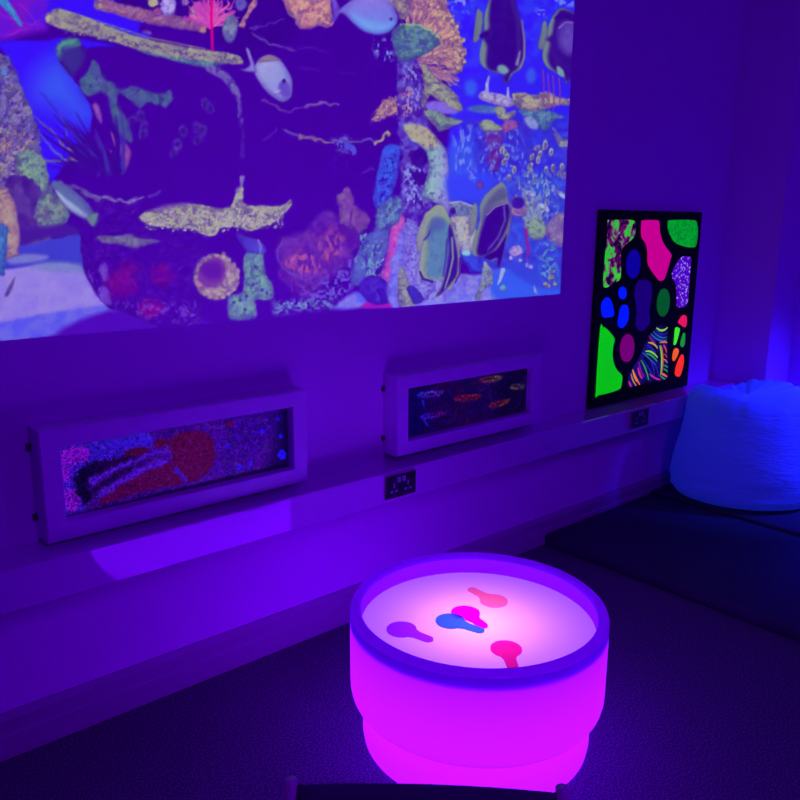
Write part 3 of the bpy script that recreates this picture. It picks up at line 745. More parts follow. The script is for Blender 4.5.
K.poly([(430, 210), (436, 205), (443, 206), (448, 214), (453, 228), (458, 244), (460.5, 262), (459, 276), (454, 282), (450, 290), (447, 288), (444, 292), (438, 297), (435, 296), (440, 288), (443, 280), (432, 281), (421, 279), (419, 270), (421, 254), (424, 240), (422, 226), (425, 214)], (142, 152, 122), edge=0, tex=.12)
K.poly([(434, 218), (442, 217), (449, 224), (452, 240), (450, 262), (444, 276), (434, 279), (427, 276), (426, 262), (428, 246), (427, 236), (430, 226)], (88, 126, 174), soft=3, edge=0, tex=.15, ts=4)
K.poly([(430, 222), (437, 218), (444, 222), (444, 228), (434, 232), (427, 238)], (84, 92, 172), soft=3, edge=0)
K.poly([(450, 224), (455, 240), (458, 258), (457, 274), (452, 282), (447, 288), (441, 294), (436, 296), (442, 286), (446, 270), (449, 250), (448, 236)], (60, 14, 150), soft=1.4, edge=0)
K.line([(452, 238), (453, 258), (449, 276), (445, 288)], 2.2, 1.6, (124, 132, 158), soft=.8)
K.line([(447, 240), (446, 258), (443, 276)], 2, 1.4, (72, 44, 160), soft=1)
K.line([(460, 258), (459.5, 274), (455, 283)], 1.6, 1.4, (60, 14, 150))
K.line([(420, 272), (423, 279), (432, 281.5)], 2, 2.4, (50, 6, 130))
K.line([(424, 240), (428, 236), (430, 231)], 1.4, 1, (44, 10, 116))
K.C = K.C+((fbm(gpx/1.6, gpy/1.6, 77, 2)-.5)*16)[:, None]*np.clip(K.C[:, 1:2]/60, .1, 1)
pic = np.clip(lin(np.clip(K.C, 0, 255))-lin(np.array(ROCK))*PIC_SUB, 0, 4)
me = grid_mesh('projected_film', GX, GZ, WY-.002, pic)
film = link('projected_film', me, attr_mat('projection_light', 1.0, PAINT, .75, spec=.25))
tag(film, 'large projected film of a coral reef with fish filling the wall', 'projection')


# ------------------------------------------------------------------ framed glitter pictures
def sheet(x0, x1, z0, z1, off, nx, nz):
    X, Z = np.meshgrid(np.linspace(x0, x1, nx), np.linspace(z0, z1, nz))
    px, py = wall_to_photo(X.ravel(), Z.ravel(), off)
    return X, Z, px, py

def speckle(n, px, py, s, cell=1.5):
    return _hash(np.floor(px/cell), np.floor(py/cell), s)

def framed(x0, x1, z0, z1, label, paint, plabel, glow):
    depth, w, rec = .085, .055, .035
    t = thing('framed_picture', label, 'framed picture', ((x0+x1)/2, WY, z0), 'white box framed glitter pictures on the wall')
    bm = bmesh.new()
    yf = WY-depth
    prof = [(0, WY-.001), (0, yf+.004), (.004, yf), (w-.003, yf), (w, yf+.004), (w, yf+rec+.012)]
    rings = []
    for ins, y in prof:
        rings.append([bm.verts.new(p) for p in ((x0+ins, y, z0+ins), (x1-ins, y, z0+ins), (x1-ins, y, z1-ins), (x0+ins, y, z1-ins))])
    for a, b in zip(rings, rings[1:]):
        for k in range(4):
            bm.faces.new((a[k], a[(k+1) % 4], b[(k+1) % 4], b[k]))
    bm.faces.new(rings[0])
    bm.faces.new(list(reversed(rings[-1])))
    obj('frame', bm, m_frame, t)
    off = depth-rec
    X, Z, px, py = sheet(x0+w, x1-w, z0+w, z1-w, off, 520, 150)
    cols = paint(px, py, X.ravel(), Z.ravel())
    me = grid_mesh('picture', X, Z, WY-off, lin(np.clip(cols, 0, 255)))
    me.transform(t.matrix_basis.inverted())
    o = link('picture', me, attr_mat('glitter_'+plabel.split()[0], glow, base_attr=True, rough=.35), t)
    o['label'] = plabel
    for zz in (z0+.06, z1-.06):                                    # side hooks that hold the box to the wall
        bm = B(x0-.011, x0+.001, WY-.014, WY-.0005, zz-.009, zz+.009, bevel=.002)
        obj('hook', bm, m_hook, t)['label'] = 'small dark hook'
    return t

def paint_octopus(px, py, X, Z):
    c = Canvas(px, py, (40, 0, 105))
    c.blend(np.arange(len(px)), np.ones(len(px)), (56, 0, 120), tex=.45, ts=7, col2=(86, 0, 136))
    c.speck([(60, 440), (170, 415), (300, 400), (300, 470), (70, 515)], (92, 20, 190), 3.0, .54, .7, op=.7)
    # left coral in pink and blue around a dark gap
    c.poly([(60, 450), (85, 444), (120, 436), (150, 432), (150, 448), (110, 460), (88, 470), (80, 490), (86, 510), (60, 520)], (70, 30, 220), rough=3, tex=.3, ts=3)
    c.poly([(60, 452), (78, 447), (90, 450), (88, 460), (72, 466), (68, 480), (61, 478)], (190, 20, 225), rough=4, rs=3, tex=.3, ts=2)
    c.poly([(63, 490), (75, 490), (80, 500), (74, 512), (66, 508)], (190, 20, 225), rough=3, tex=.3, ts=2)
    c.poly([(75, 476), (83, 466), (98, 461), (108, 463), (100, 472), (89, 483), (91, 498), (83, 503), (76, 494)], (6, 2, 26), rough=4.5, rs=3, soft=2)
    c.poly([(96, 466), (122, 455), (140, 452), (150, 456), (128, 472), (104, 490), (92, 494), (98, 480)], (34, 2, 52), rough=4, rs=3, soft=2.5)
    # the red body, head and arms
    red = (108, 0, 52)
    c.poly([(100, 505), (105, 495), (128, 480), (155, 467), (172, 460), (168, 445), (172, 437), (188, 431), (206, 432), (214, 444), (215, 460), (205, 475), (188, 483), (165, 487), (130, 495)], red, rough=1.5, tex=.16, ts=2.5)
    c.poly([(124, 452), (134, 448), (148, 448), (140, 456), (128, 456)], (96, 10, 40), rough=1.5)
    c.poly([(152, 444), (162, 438), (168, 442), (160, 448)], (104, 8, 42), rough=1)
    c.poly([(226, 423), (232, 421), (234, 425), (228, 427)], (120, 0, 60), rough=.8)
    c.line([(92, 482), (112, 471), (140, 458), (168, 450)], 7, 2, (110, 30, 225), wob=2, soft=2, tex=.3, ts=2)
    c.line([(100, 494), (124, 480), (145, 468), (165, 462)], 6, 4, (105, 30, 220), wob=2, soft=2, tex=.3, ts=2)
    c.line([(165, 445), (170, 452), (172, 458)], 3, 2, (90, 30, 160), wob=1)
    c.line([(176, 470), (182, 476), (186, 482)], 5, 3, (80, 20, 190), soft=1.4, wob=1)
    c.line([(185, 436), (200, 448)], 2, 1, (120, 40, 110), op=.5)
    # far end: dark with blue spots
    c.poly([(278, 405), (292, 400), (292, 470), (268, 474), (275, 440)], (22, 0, 70), soft=8)
    for x, y, r in ((282, 455, 4.5), (240, 468, 2.5), (262, 431, 2.2), (281, 436, 2), (250, 464, 2), (278, 419, 1.6), (228, 446, 2)):
        c.ell(x, y, r, r*1.15, (45, 25, 245), rough=.8, soft=1)
    c.line([(66, 517), (150, 497), (290, 464)], 3, 3, (20, 0, 60), soft=2)
    s = speckle(0, px, py, 3, 1.6)
    g = c.C
    lw = np.clip((px-60)/170, 0, 1)
    hot = (s > .86)[:, None] * (1-lw*.55)[:, None]
    g = g+hot*(np.array([170, 60, 225.])-g)*.6*np.clip(g.sum(1)/260, .1, 1)[:, None]
    drop = (speckle(0, px, py, 14, 1.5) > .55)[:, None]*np.clip(1-(px-60)/120, 0, 1)[:, None]*.6
    g = g*(1-drop)+np.array([50, 6, 130.])*drop
    cool = (speckle(0, px, py, 8, 1.4) > .88)[:, None]
    g = g*(1-cool*.45)
    return g

def paint_shoal(px, py, X, Z):
    c = Canvas(px, py, (38, 0, 92))
    c.blend(np.arange(len(px)), np.ones(len(px)), (34, 0, 88), tex=.3, ts=6, col2=(62, 0, 78))
    c.poly([(404, 388), (425, 384), (425, 436), (405, 442)], (22, 0, 92), soft=8)
    c.poly([(500, 372), (530, 368), (530, 410), (500, 416)], (22, 4, 60), soft=8)
    X0 = lambda x: 400+x*.175
    Y0 = lambda y: 360+y*.175
    fishes = [((90, 205), (245, 185), (60, 60, 230), (120, 60, 170)), ((300, 222), (460, 208), (140, 20, 60), (170, 40, 40)), ((450, 118), (585, 100), (130, 40, 60), (150, 130, 40)),
              ((625, 155), (715, 150), (110, 90, 50), (60, 70, 70)), ((500, 268), (625, 232), (120, 20, 60), (160, 70, 30)), ((105, 330), (270, 300), (60, 30, 200), (110, 10, 100))]
    for (ax, ay), (bx, by), ca, cb in fishes:
        ax, ay, bx, by = X0(ax), Y0(ay), X0(bx), Y0(by)
        dx, dy = bx-ax, by-ay
        q = [(ax, ay), (ax+dx*.2, ay+dy*.2-3), (ax+dx*.6, ay+dy*.6-3), (bx, by-2), (bx-1, by+2), (ax+dx*.7, ay+dy*.7+3.2), (ax+dx*.25, ay+dy*.25+3.4)]
        c.poly(q, ca, col2=cb, grad=((ax, ay), (bx, by)), rough=1, op=.85, tex=.35, ts=2)
        c.poly([(ax+dx*.2, ay+dy*.2-.8), (ax+dx*.6, ay+dy*.6-1), (ax+dx*.9, ay+dy*.9), (ax+dx*.5, ay+dy*.5+1.2)], (50, 0, 40), op=.6)
        for k in range(7):
            f = .12+k*.12
            c.ell(ax+dx*f, ay+dy*f+random.uniform(-2.4, 2.4), .9, .9, tuple(min(255, v*1.35+25) for v in (ca if f < .5 else cb)))
    c.line([(423, 401), (424, 406)], 3, 1.5, (50, 50, 220))
    c.line([(424, 420), (428, 426)], 3, 1.5, (50, 50, 200))
    s = speckle(0, px, py, 5, 1.3)
    g = c.C
    hot = (s > .9)[:, None]
    tint = np.where((speckle(0, px, py, 21, 1.3) > .5)[:, None], np.array([110, 20, 120.]), np.array([60, 50, 170.]))
    g = g+hot*(tint-g)*.45
    return g*(1-(speckle(0, px, py, 9, 1.2) > .85)[:, None]*.35)

framed(.607, 1.466, .634, .957, 'white framed picture of a red octopus in glitter, larger and nearer on the ledge wall', paint_octopus, 'octopus glitter picture in red, pink and blue', .34)
framed(1.872, 2.702, .640, .952, 'white framed picture of small dark fish outlines, above the nearer socket', paint_shoal, 'shoal glitter picture, dark purple with small fish', .2)

# ------------------------------------------------------------------ fluorescent panel
def neon(name, rgb, var=None, scale=60, thr=(.45, .55), dots=False, wave=None, k=1.0):
    c = L3(*rgb)
    m = mat(name, tuple(min(1, v*.12+.002) for v in c), .6, .2, emis=c, estr=k)
    nt = m.node_tree
    b = nt.nodes['Principled BSDF']
    if var:
        tc = nt.nodes.new('ShaderNodeTexCoord')
        r = nt.nodes.new('ShaderNodeValToRGB')
        if wave:
            n = nt.nodes.new('ShaderNodeTexWave')
            n.inputs['Scale'].default_value = wave
            n.inputs['Distortion'].default_value = 6
            n.inputs['Detail'].default_value = 1.5
            n.inputs['Detail Scale'].default_value = .9
            out = n.outputs['Fac']
        elif dots:
            n = nt.nodes.new('ShaderNodeTexVoronoi')
            n.inputs['Scale'].default_value = scale
            out = n.outputs['Distance']
        else:
            n = nt.nodes.new('ShaderNodeTexNoise')
            n.inputs['Scale'].default_value = scale
            n.inputs['Detail'].default_value = 4
            n.inputs['Distortion'].default_value = .6
            out = n.outputs['Fac']
        els = r.color_ramp.elements
        cs = [rgb]+list(var)
        els[0].position, els[0].color = thr[0], (*L3(*cs[0]), 1)
        els[1].position, els[1].color = thr[-1], (*L3(*cs[-1]), 1)
        for i, cc in enumerate(cs[1:-1]):
            e = els.new(thr[0]+(thr[-1]-thr[0])*(i+1)/(len(cs)-1))
            e.color = (*L3(*cc), 1)
        nt.links.new(tc.outputs['Object'], n.inputs['Vector'])
        nt.links.new(out, r.inputs['Fac'])
        nt.links.new(r.outputs['Color'], b.inputs['Emission Color'])
    return m

PO = .022                                                       # the panel's face stands this far off the wall
panel = thing('neon_panel', 'black board of glowing neon shapes leaning upright on the ledge beside the projection', 'sensory panel', (3.59, WY, LZ1+.001))
p0 = [on_wall(*q, PO) for q in ((597, 210), (702, 211.5), (688, 386), (585, 407))]
x0 = (on_wall(597.3, 210)[0]+on_wall(585.3, 407)[0])/2
x1 = (p0[1][0]+p0[2][0])/2
z1 = (p0[0][1]+p0[1][1])/2
obj('board', B(x0, x1, WY-PO, WY-.002, LZ1+.001, z1, bevel=.004), m_black, panel)
def inlay(pts, name, m, label, smooth=3):
    P = [on_wall(x, y, PO) for x, y in pts]
    P = smooth_poly(P, smooth)
    bm = bmesh.new()
    f = [bm.verts.new((x, WY-PO-.004, z)) for x, z in P]
    b = [bm.verts.new((x, WY-PO+.001, z)) for x, z in P]
    n = len(f)
    bm.faces.new(f)
    bm.faces.new(list(reversed(b)))
    for k in range(n):
        bm.faces.new((f[k], f[(k+1) % n], b[(k+1) % n], b[k]))
    o = obj(name, bm, m, panel)
    o['label'] = label
    return o
def ring(cx, cy, rx, ry, n=16, tilt=0):
    return [(cx+rx*math.cos(2*PI*k/n)+tilt*math.sin(2*PI*k/n), cy+ry*math.sin(2*PI*k/n)) for k in range(n)]
ZA = lambda L: [(590+x/8, 205+y/8) for x, y in L]
ZB = lambda L: [(640+x/8, 205+y/8) for x, y in L]
ZC = lambda L: [(580+x/7.27, 300+y/7.27) for x, y in L]
ZD = lambda L: [(630+x/8, 300+y/8) for x, y in L]
ZE = lambda L: [(570+x/3.333, 190+y/3.333) for x, y in L]
inlay(ZA([(140, 135), (165, 121), (330, 120), (357, 155), (350, 250), (270, 330), (242, 400), (240, 580), (180, 625), (128, 660), (105, 625), (120, 400), (135, 300)]), 'inlay',
      neon('neon_jungle', (8, 2, 40), ((110, 10, 110), (30, 190, 50), (60, 200, 40)), 16, (.44, .66)), 'green and purple camouflage patterned inlay')
inlay(ring(633, 264, 6.9, 14.5, tilt=-.8), 'inlay', neon('neon_ink', (10, 0, 150)), 'deep blue oval inlay')
inlay(ZB([(11, 145), (28, 122), (132, 122), (150, 142), (155, 220), (185, 310), (245, 395), (240, 430), (195, 580), (165, 605), (140, 590), (65, 480), (60, 380), (45, 310), (10, 250)]), 'inlay', neon('neon_pink', (196, 0, 140)), 'bright pink crooked inlay')
inlay(ZB([(222, 150), (240, 122), (425, 122), (450, 150), (458, 200), (450, 300), (425, 340), (330, 325), (270, 290), (228, 210)]), 'inlay', neon('neon_grass', (0, 165, 38), ((0, 130, 40),), 45), 'fluffy green inlay')
inlay([(683, 256.5), (690, 257.5), (690, 265), (688, 292), (686, 305), (677.5, 307), (676.5, 300), (676, 285), (672, 277), (673, 270), (678, 261)], 'inlay', neon('neon_stars', (170, 150, 240), ((75, 0, 185),), 58, (.22, .34), dots=True), 'violet inlay with white dots')
inlay(ring(663, 302.5, 6.2, 14, tilt=-.8), 'inlay', neon('neon_moss', (0, 82, 30)), 'dark green oval inlay')
inlay(ZE([(245, 300), (266, 308), (271, 345), (262, 405), (265, 440), (238, 470), (218, 450), (222, 400), (214, 345), (226, 305)]), 'inlay', neon('neon_navy', (24, 0, 112)), 'dim navy hourglass inlay')
inlay(ring(622.2, 293, 3.9, 6.3), 'inlay', neon('neon_blue', (0, 22, 250)), 'small bright blue oval inlay')
inlay(ZE([(125, 357), (138, 375), (145, 415), (130, 424), (108, 422), (103, 385), (112, 365)]), 'inlay', bpy.data.materials['neon_blue'], 'bright blue pebble inlay, leftmost')
inlay(ZE([(180, 382), (192, 390), (193, 430), (175, 459), (159, 450), (162, 415), (170, 388)]), 'inlay', bpy.data.materials['neon_blue'], 'bright blue pebble inlay above the purple oval')
inlay(ZC([(145, 215), (165, 198), (190, 210), (247, 280), (238, 330), (232, 400), (245, 470), (270, 515), (302, 550), (298, 610), (275, 652), (130, 692), (114, 668)]), 'inlay', neon('neon_lime', (6, 190, 4)), 'large lime green inlay in the corner')
inlay(ring(626.8, 348, 7, 14, tilt=-.8), 'inlay', neon('neon_plum', (112, 0, 112)), 'plum purple oval inlay')
zebra = inlay(ZE([(300, 450), (324, 460), (321, 520), (325, 600), (316, 632), (250, 642), (200, 658), (192, 640), (205, 600), (235, 550), (250, 510), (275, 470)]), 'inlay', neon('neon_zebra', (8, 4, 48), ((22, 10, 110),), 22), 'dark inlay with wavy rainbow zebra stripes')
def stripe(pts, rgb, w=.009):
    P = [on_wall(*q, PO) for q in ZD(pts)]
    if len(P) == 3:
        P = [tuple((1-t)**2*np.array(P[0])+2*t*(1-t)*np.array(P[1])+t*t*np.array(P[2])) for t in np.linspace(0, 1, 9)]
    bm = bmesh.new()
    rows = []
    for i, p in enumerate(P):
        a, b = np.array(P[max(i-1, 0)]), np.array(P[min(i+1, len(P)-1)])
        t = (b-a)/max(np.hypot(*(b-a)), 1e-6)
        n = np.array([-t[1], t[0]])*w/2*(.35+.65*math.sin(PI*(i+.6)/(len(P)+.2)))
        rows.append([bm.verts.new((p[0]+sg*n[0], WY-PO-yy, p[1]+sg*n[1])) for sg, yy in ((1, .0042), (-1, .0042), (-1, .0055), (1, .0055))])
    for r0, r1 in zip(rows, rows[1:]):
        for k in range(4):
            bm.faces.new((r0[k], r0[(k+1) % 4], r1[(k+1) % 4], r1[k]))
    bm.faces.new(rows[0])
    bm.faces.new(list(reversed(rows[-1])))
    nm = 'neon_stripe_%d_%d_%d' % rgb
    m = bpy.data.materials.get(nm) or neon(nm, rgb)
    o = obj('stripe', bm, m)
    bmesh_inv = zebra.matrix_basis.inverted()
    o.data.transform(panel.matrix_basis.inverted())
    o.parent = zebra
LIM, TEA, PUR, ORA, BLU, PNK, GRN = (130, 200, 60), (30, 90, 170), (110, 20, 140), (220, 100, 40), (30, 30, 170), (190, 40, 150), (40, 150, 70)
for pts, rgb, w in (([(206, 222), (250, 266), (294, 218)], LIM, .011), ([(180, 250), (236, 318), (290, 296)], TEA, .008), ([(196, 238), (250, 296), (292, 262)], BLU, .007), ([(160, 270), (230, 345), (286, 318)], TEA, .010), ([(146, 286), (170, 330), (196, 340)], PUR, .012), ([(232, 340), (270, 330), (292, 340)], ORA, .010),
                    ([(140, 340), (190, 340), (214, 386)], (190, 150, 60), .010), ([(128, 360), (160, 372), (200, 420)], BLU, .009), ([(118, 410), (170, 398), (214, 460)], LIM, .010), ([(124, 430), (170, 430), (210, 490)], GRN, .010), ([(96, 420), (120, 440), (200, 520)], TEA, .007), ([(232, 362), (258, 450), (240, 590)], LIM, .010), ([(244, 366), (268, 450), (250, 580)], ORA, .006),
                    ([(262, 360), (280, 380), (286, 420)], (200, 70, 40), .009), ([(266, 430), (280, 436), (288, 460)], (170, 60, 60), .007), ([(262, 470), (280, 480), (292, 500)], ORA, .007), ([(262, 520), (280, 524), (294, 540)], GRN, .007), ([(264, 550), (280, 556), (294, 574)], GRN, .007), ([(240, 588), (262, 590), (290, 614)], ORA, .012), ([(232, 600), (260, 630), (276, 630)], GRN, .007),
                    ([(64, 490), (70, 560), (106, 612)], PUR, .013), ([(58, 540), (66, 600), (92, 626)], PNK, .014), ([(82, 480), (130, 560), (142, 640)], GRN, .009), ([(100, 480), (150, 560), (200, 630)], BLU, .008), ([(150, 590), (190, 630), (236, 636)], PNK, .010), ([(14, 556), (36, 620), (72, 676)], ORA, .013), ([(2, 590), (14, 650), (44, 684)], (190, 120, 40), .009), ([(16, 556), (20, 600), (46, 650)], (200, 170, 60), .007), ([(-16, 650), (-8, 670), (4, 690)], PNK, .012), ([(150, 470), (186, 540), (190, 600)], BLU, .008), ([(190, 500), (214, 560), (222, 610)], BLU, .007)):
    stripe(pts, rgb, w)
inlay(ZD([(388, 165), (418, 123), (447, 130), (449, 190), (436, 218), (410, 202), (385, 182)]), 'inlay', neon('neon_rose', (226, 20, 90)), 'small rose red inlay')
inlay(ZD([(362, 222), (393, 228), (387, 270), (366, 345), (348, 356), (354, 290)]), 'inlay', neon('neon_leaf', (60, 224, 40)), 'small bright green wedge inlay')
inlay(ZD([(420, 275), (436, 268), (433, 350), (415, 377), (401, 350)]), 'inlay', neon('neon_fern', (22, 140, 50)), 'small dull green wedge inlay')
inlay(ZD([(366, 384), (386, 402), (377, 440), (350, 487), (338, 470), (345, 410)]), 'inlay', neon('neon_orange', (236, 92, 30)), 'small orange wedge inlay')
inlay(ZD([(400, 450), (421, 438), (426, 500), (402, 595), (380, 613), (358, 590), (370, 520)]), 'inlay', neon('neon_red', (240, 45, 18)), 'small orange red wedge inlay')

# ------------------------------------------------------------------ sockets on the ledge front
m_plate = mat('socket_black', (.035, .02, .04), .35, .5)
m_plate_edge = mat('socket_backbox', (.45, .18, .32), .5, .4)
m_pin = mat('socket_insert', (.35, .25, .5), .4, .4)
LF = WY-LD
def socket(x0, z0, label, w=.146, h=.086):
    t = thing('double_socket', label, 'power socket', (x0+w/2, LF, z0), 'black double sockets on the ledge front')
    obj('back_box', B(x0+.001, x0+w-.001, LF-.010, LF-.0002, z0+.001, z0+h-.001, bevel=.001), m_plate_edge, t)
    obj('faceplate', B(x0, x0+w, LF-.014, LF-.0102, z0, z0+h, bevel=.0018), m_plate, t)
    for cx in (x0+w*.27, x0+w*.73):
        bm = bmesh.new()
        for dx, dz, ww, hh in ((0, .012, .004, .009), (-.011, -.011, .007, .004), (.011, -.011, .007, .004)):
            box(bm, cx+dx-ww, cx+dx+ww, LF-.0155, LF-.0138, z0+h*.42+dz-hh, z0+h*.42+dz+hh, bevel=.0006, seg=1)
        obj('outlet', bm, m_pin, t)['label'] = 'pale three pin outlet'
    for cx in (x0+w*.42, x0+w*.58):
        obj('switch', B(cx-.008, cx+.008, LF-.018, LF-.0138, z0+h*.66, z0+h*.90, bevel=.0015), m_pin, t)
    return t
def ledge_xz(px, py):
    return on_wall(px, py, LD)
a = ledge_xz(386, 475.5)
socket(a[0]-.012, .522, 'black double power socket under the fish outline picture')
b = ledge_xz(631, 410)
socket(b[0]-.006, .526, 'black double power socket under the neon panel')

# ------------------------------------------------------------------ floor mats
def cushion(x0, x1, y0, y1, z0, z1, bev):
    bm = bmesh.new()
    box(bm, x0, x1, y0, y1, z0, z1, bevel=bev, seg=4)
    return bm
g = 'dark floor mats laid side by side'
MZ = .056
MZ2 = .070
tag(obj('floor_mat', cushion(2.858, 3.765, .15, 2.221, .002, MZ, .011), m_mat, None, True, (3.34, 1.2, 0)), 'dark padded floor mat, the one nearer the light table', 'floor mat', g)
tag(obj('floor_mat', cushion(3.772, 4.37, .15, 2.221, .002, MZ2, .012), m_mat, None, True, (4.07, 1.2, 0)), 'dark padded floor mat under the white bean bag by the corner', 'floor mat', g)

# ------------------------------------------------------------------ bean bag
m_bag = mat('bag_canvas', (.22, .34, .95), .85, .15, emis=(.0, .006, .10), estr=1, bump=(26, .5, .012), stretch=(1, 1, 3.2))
BX, BY, BR = 4.10, 1.885, .386
def bag_mesh():
    bm = bmesh.new()
    n = 128
    prof = [(0, .0), (.55, .0), (.74, .004), (.85, .020), (.925, .06), (.97, .11), (.995, .17), (1.0, .24), (.99, .31), (.965, .38), (.935, .44), (.91, .49), (.885, .525), (.85, .551), (.78, .566), (.68, .572), (.55, .566), (.42, .556), (.28, .548), (.14, .545), (0, .545)]
    rows = []
    fine = []
    for (r0, z0), (r1, z1) in zip(prof, prof[1:]):
        for k in range(4):
            fine.append((r0+(r1-r0)*k/4, z0+(z1-z0)*k/4))
    fine.append(prof[-1])
    for i, (r, z) in enumerate(fine):
        ring_ = []
        for k in range(1 if r == 0 else n):
            a = 2*PI*k/n
            rr, zz = r*BR, z
            top = max(0, min(1, (z-.44)/.09))
            w = vnoise(np.array([a*3/PI*3.0]), np.array([z*30.0]), 5)[0]-.5
            w2 = vnoise(np.array([a*9.5]), np.array([z*9.0]), 11)[0]-.5
            low = math.exp(-((z-.09)/.09)**2)
            rr += (.010*w*low+.012*w2*top+.004*w)*min(1, r*3)
            # gathered, lumpy crown
            zz += top*(.026*math.cos(a*2+.7)+.014*math.cos(a*3-1.1)+.016*w2*min(1, r*1.6))*min(1, .35+r)
            zz += top*.012*math.sin(a*5+3*r)*r*(1-r)*2
            rr *= 1+.012*math.cos(4*a+.5)
            x, y = rr*math.cos(a), rr*math.sin(a)
            across = -.414*x+.91*y                       # slumped wider along the walls
            x, y = BX+x-.414*across*.06, BY+y+.91*across*.06
            y_free = y
            lim = 2.086 if z > .38 else 2.086+.13*min(1, (.38-z)/.38)
            if y > lim-.12:
                y = lim-.12+.12*(1-math.exp(-(y-lim+.12)/.12))
            if x < BX:
                x -= .75*(y_free-y)*min(1, (BX-x)/.15)
            if x > 4.28 and y > 1.70:
                q = min(1, (y-1.70)/.2)
                x = x*(1-q)+q*(4.28+.085*(1-math.exp(-(x-4.28)/.085)))
            ring_.append(bm.verts.new((x, y, MZ2+.001+max(0, zz))))
        rows.append(ring_)
    for a_, b_ in zip(rows, rows[1:]):
        for k in range(n):
            k2 = (k+1) % n
            if len(a_) == 1:
                bm.faces.new((a_[0], b_[k], b_[k2]))
            elif len(b_) == 1:
                bm.faces.new((a_[k], a_[k2], b_[0]))
            else:
                bm.faces.new((a_[k], a_[k2], b_[k2], b_[k]))
    return bm
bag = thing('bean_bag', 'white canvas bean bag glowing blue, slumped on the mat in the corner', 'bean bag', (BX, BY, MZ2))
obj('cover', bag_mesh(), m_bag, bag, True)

# ------------------------------------------------------------------ glowing light table
TX, TY, TR = 1.552, 1.433, .369
def shell_mat(name, col, tw, refl):
    m = bpy.data.materials.new(name)
    m.use_nodes = True
    nt = m.node_tree
    nt.nodes.clear()
    out = nt.nodes.new('ShaderNodeOutputMaterial')
    d = nt.nodes.new('ShaderNodeBsdfDiffuse')
    d.inputs['Color'].default_value = (*refl, 1)
    t = nt.nodes.new('ShaderNodeBsdfTranslucent')
    t.inputs['Color'].default_value = (*col, 1)
    mx = nt.nodes.new('ShaderNodeMixShader')
    mx.inputs[0].default_value = tw
    nt.links.new(d.outputs[0], mx.inputs[1])
    nt.links.new(t.outputs[0], mx.inputs[2])
    nt.links.new(mx.outputs[0], out.inputs['Surface'])
    return m
m_shell = shell_mat('glow_plastic', (.60, .03, 1.0), .6, (.5, .15, .7))
m_top = shell_mat('glow_disc', (.60, .80, 1.0), .6, (.45, .35, .7))
m_rim = shell_mat('rim_plastic', (.85, .0, 1.0), .6, (.6, .05, .8))
table = thing('light_table', 'round stepped light table glowing magenta on the carpet', 'light table', (TX, TY, 0))
c = (TX, TY)
m_inner = shell_mat('inner_wall_plastic', (1.0, .02, 1.0), .2, (.95, .06, .95))
obj('lower_drum', lathe([(0, .004), (.296, .004), (.318, .009), (.329, .022), (.333, .045), (.333, .140), (.331, .151)], c), m_shell, table, True)
obj('upper_drum', lathe([(.331, .152), (.340, .153), (.354, .158), (.364, .172), (.368, .190), (.369, .21), (.369, .419)], c), m_shell, table, True)
obj('inner_wall', lathe([(.338, .419), (.338, .371)], c), m_inner, table, True)
obj('rim', lathe([(.338, .4192), (.339, .426), (.343, .432), (.351, .435), (.359, .434), (.366, .428), (.369, .4192)], c), m_rim, table, True)
obj('top_disc', lathe([(.3379, .370), (.2, .370), (0, .370)], c), m_top, table, True)
pl = bpy.data.lights.new('light_table_bulb', 'POINT')
pl.energy = 16.5
pl.color = (.50, .12, 1.6)
pl.shadow_soft_size = .08
po = bpy.data.objects.new('light_table_bulb', pl)
COL.objects.link(po)
po.parent = table
po.location = (0, 0, .19)

# ------------------------------------------------------------------ colour paddles lying on the disc
def paddle_mat(name, col, solid=.12):
    m = bpy.data.materials.new(name)
    m.use_nodes = True
    nt = m.node_tree
    nt.nodes.clear()
    out = nt.nodes.new('ShaderNodeOutputMaterial')
    t = nt.nodes.new('ShaderNodeBsdfTransparent')
    t.inputs['Color'].default_value = (*[math.sqrt(v) for v in col], 1)
    d = nt.nodes.new('ShaderNodeBsdfTranslucent')
    d.inputs['Color'].default_value = (*col, 1)
    mx = nt.nodes.new('ShaderNodeMixShader')
    mx.inputs[0].default_value = solid
    nt.links.new(t.outputs[0], mx.inputs[1])
    nt.links.new(d.outputs[0], mx.inputs[2])
    nt.links.new(mx.outputs[0], out.inputs['Surface'])
    return m
def paddle(head, tail, name, col, label, z=.3708, r=.043, hw=.0165, th=.004, solid=.12):
    hx, hy = on_level(*head, .372)
    tx, ty = on_level(*tail, .372)
    d = Vector((tx-hx, ty-hy, 0))
    L = max(d.length, .085)
    d.normalize()
    s = Vector((-d.y, d.x, 0))
    o = Vector((hx, hy, 0))
    pts = []
    a0 = math.asin(min(.99, (hw+.006)/r))
    for k in range(29):
        a = a0+(2*PI-2*a0)*k/28
        pts.append(o+d*(r*math.cos(a))+s*(r*math.sin(a)))
    pts.append(o+d*(r+.010)-s*hw)
    for k in range(9):
        a = -PI/2+PI*k/8
        pts.append(o+d*(L-hw*.9+hw*.9*math.cos(a))+s*(hw*.92*math.sin(a)))
    pts.append(o+d*(r+.010)+s*hw)
    bm = bmesh.new()
    up = [bm.verts.new((p.x, p.y, z+th)) for p in pts]
    dn = [bm.verts.new((p.x, p.y, z)) for p in pts]
    n = len(pts)
    bm.faces.new(up)
    bm.faces.new(list(reversed(dn)))
    for k in range(n):
        bm.faces.new((up[k], up[(k+1) % n], dn[(k+1) % n], dn[k]))
    tag(obj('colour_paddle', bm, paddle_mat(name, col, solid), None, False, (hx, hy, z)), label, 'colour paddle', 'colour paddles on the light table')
Zp = lambda x, y: (370+x*180/800, 570+y*110/489)
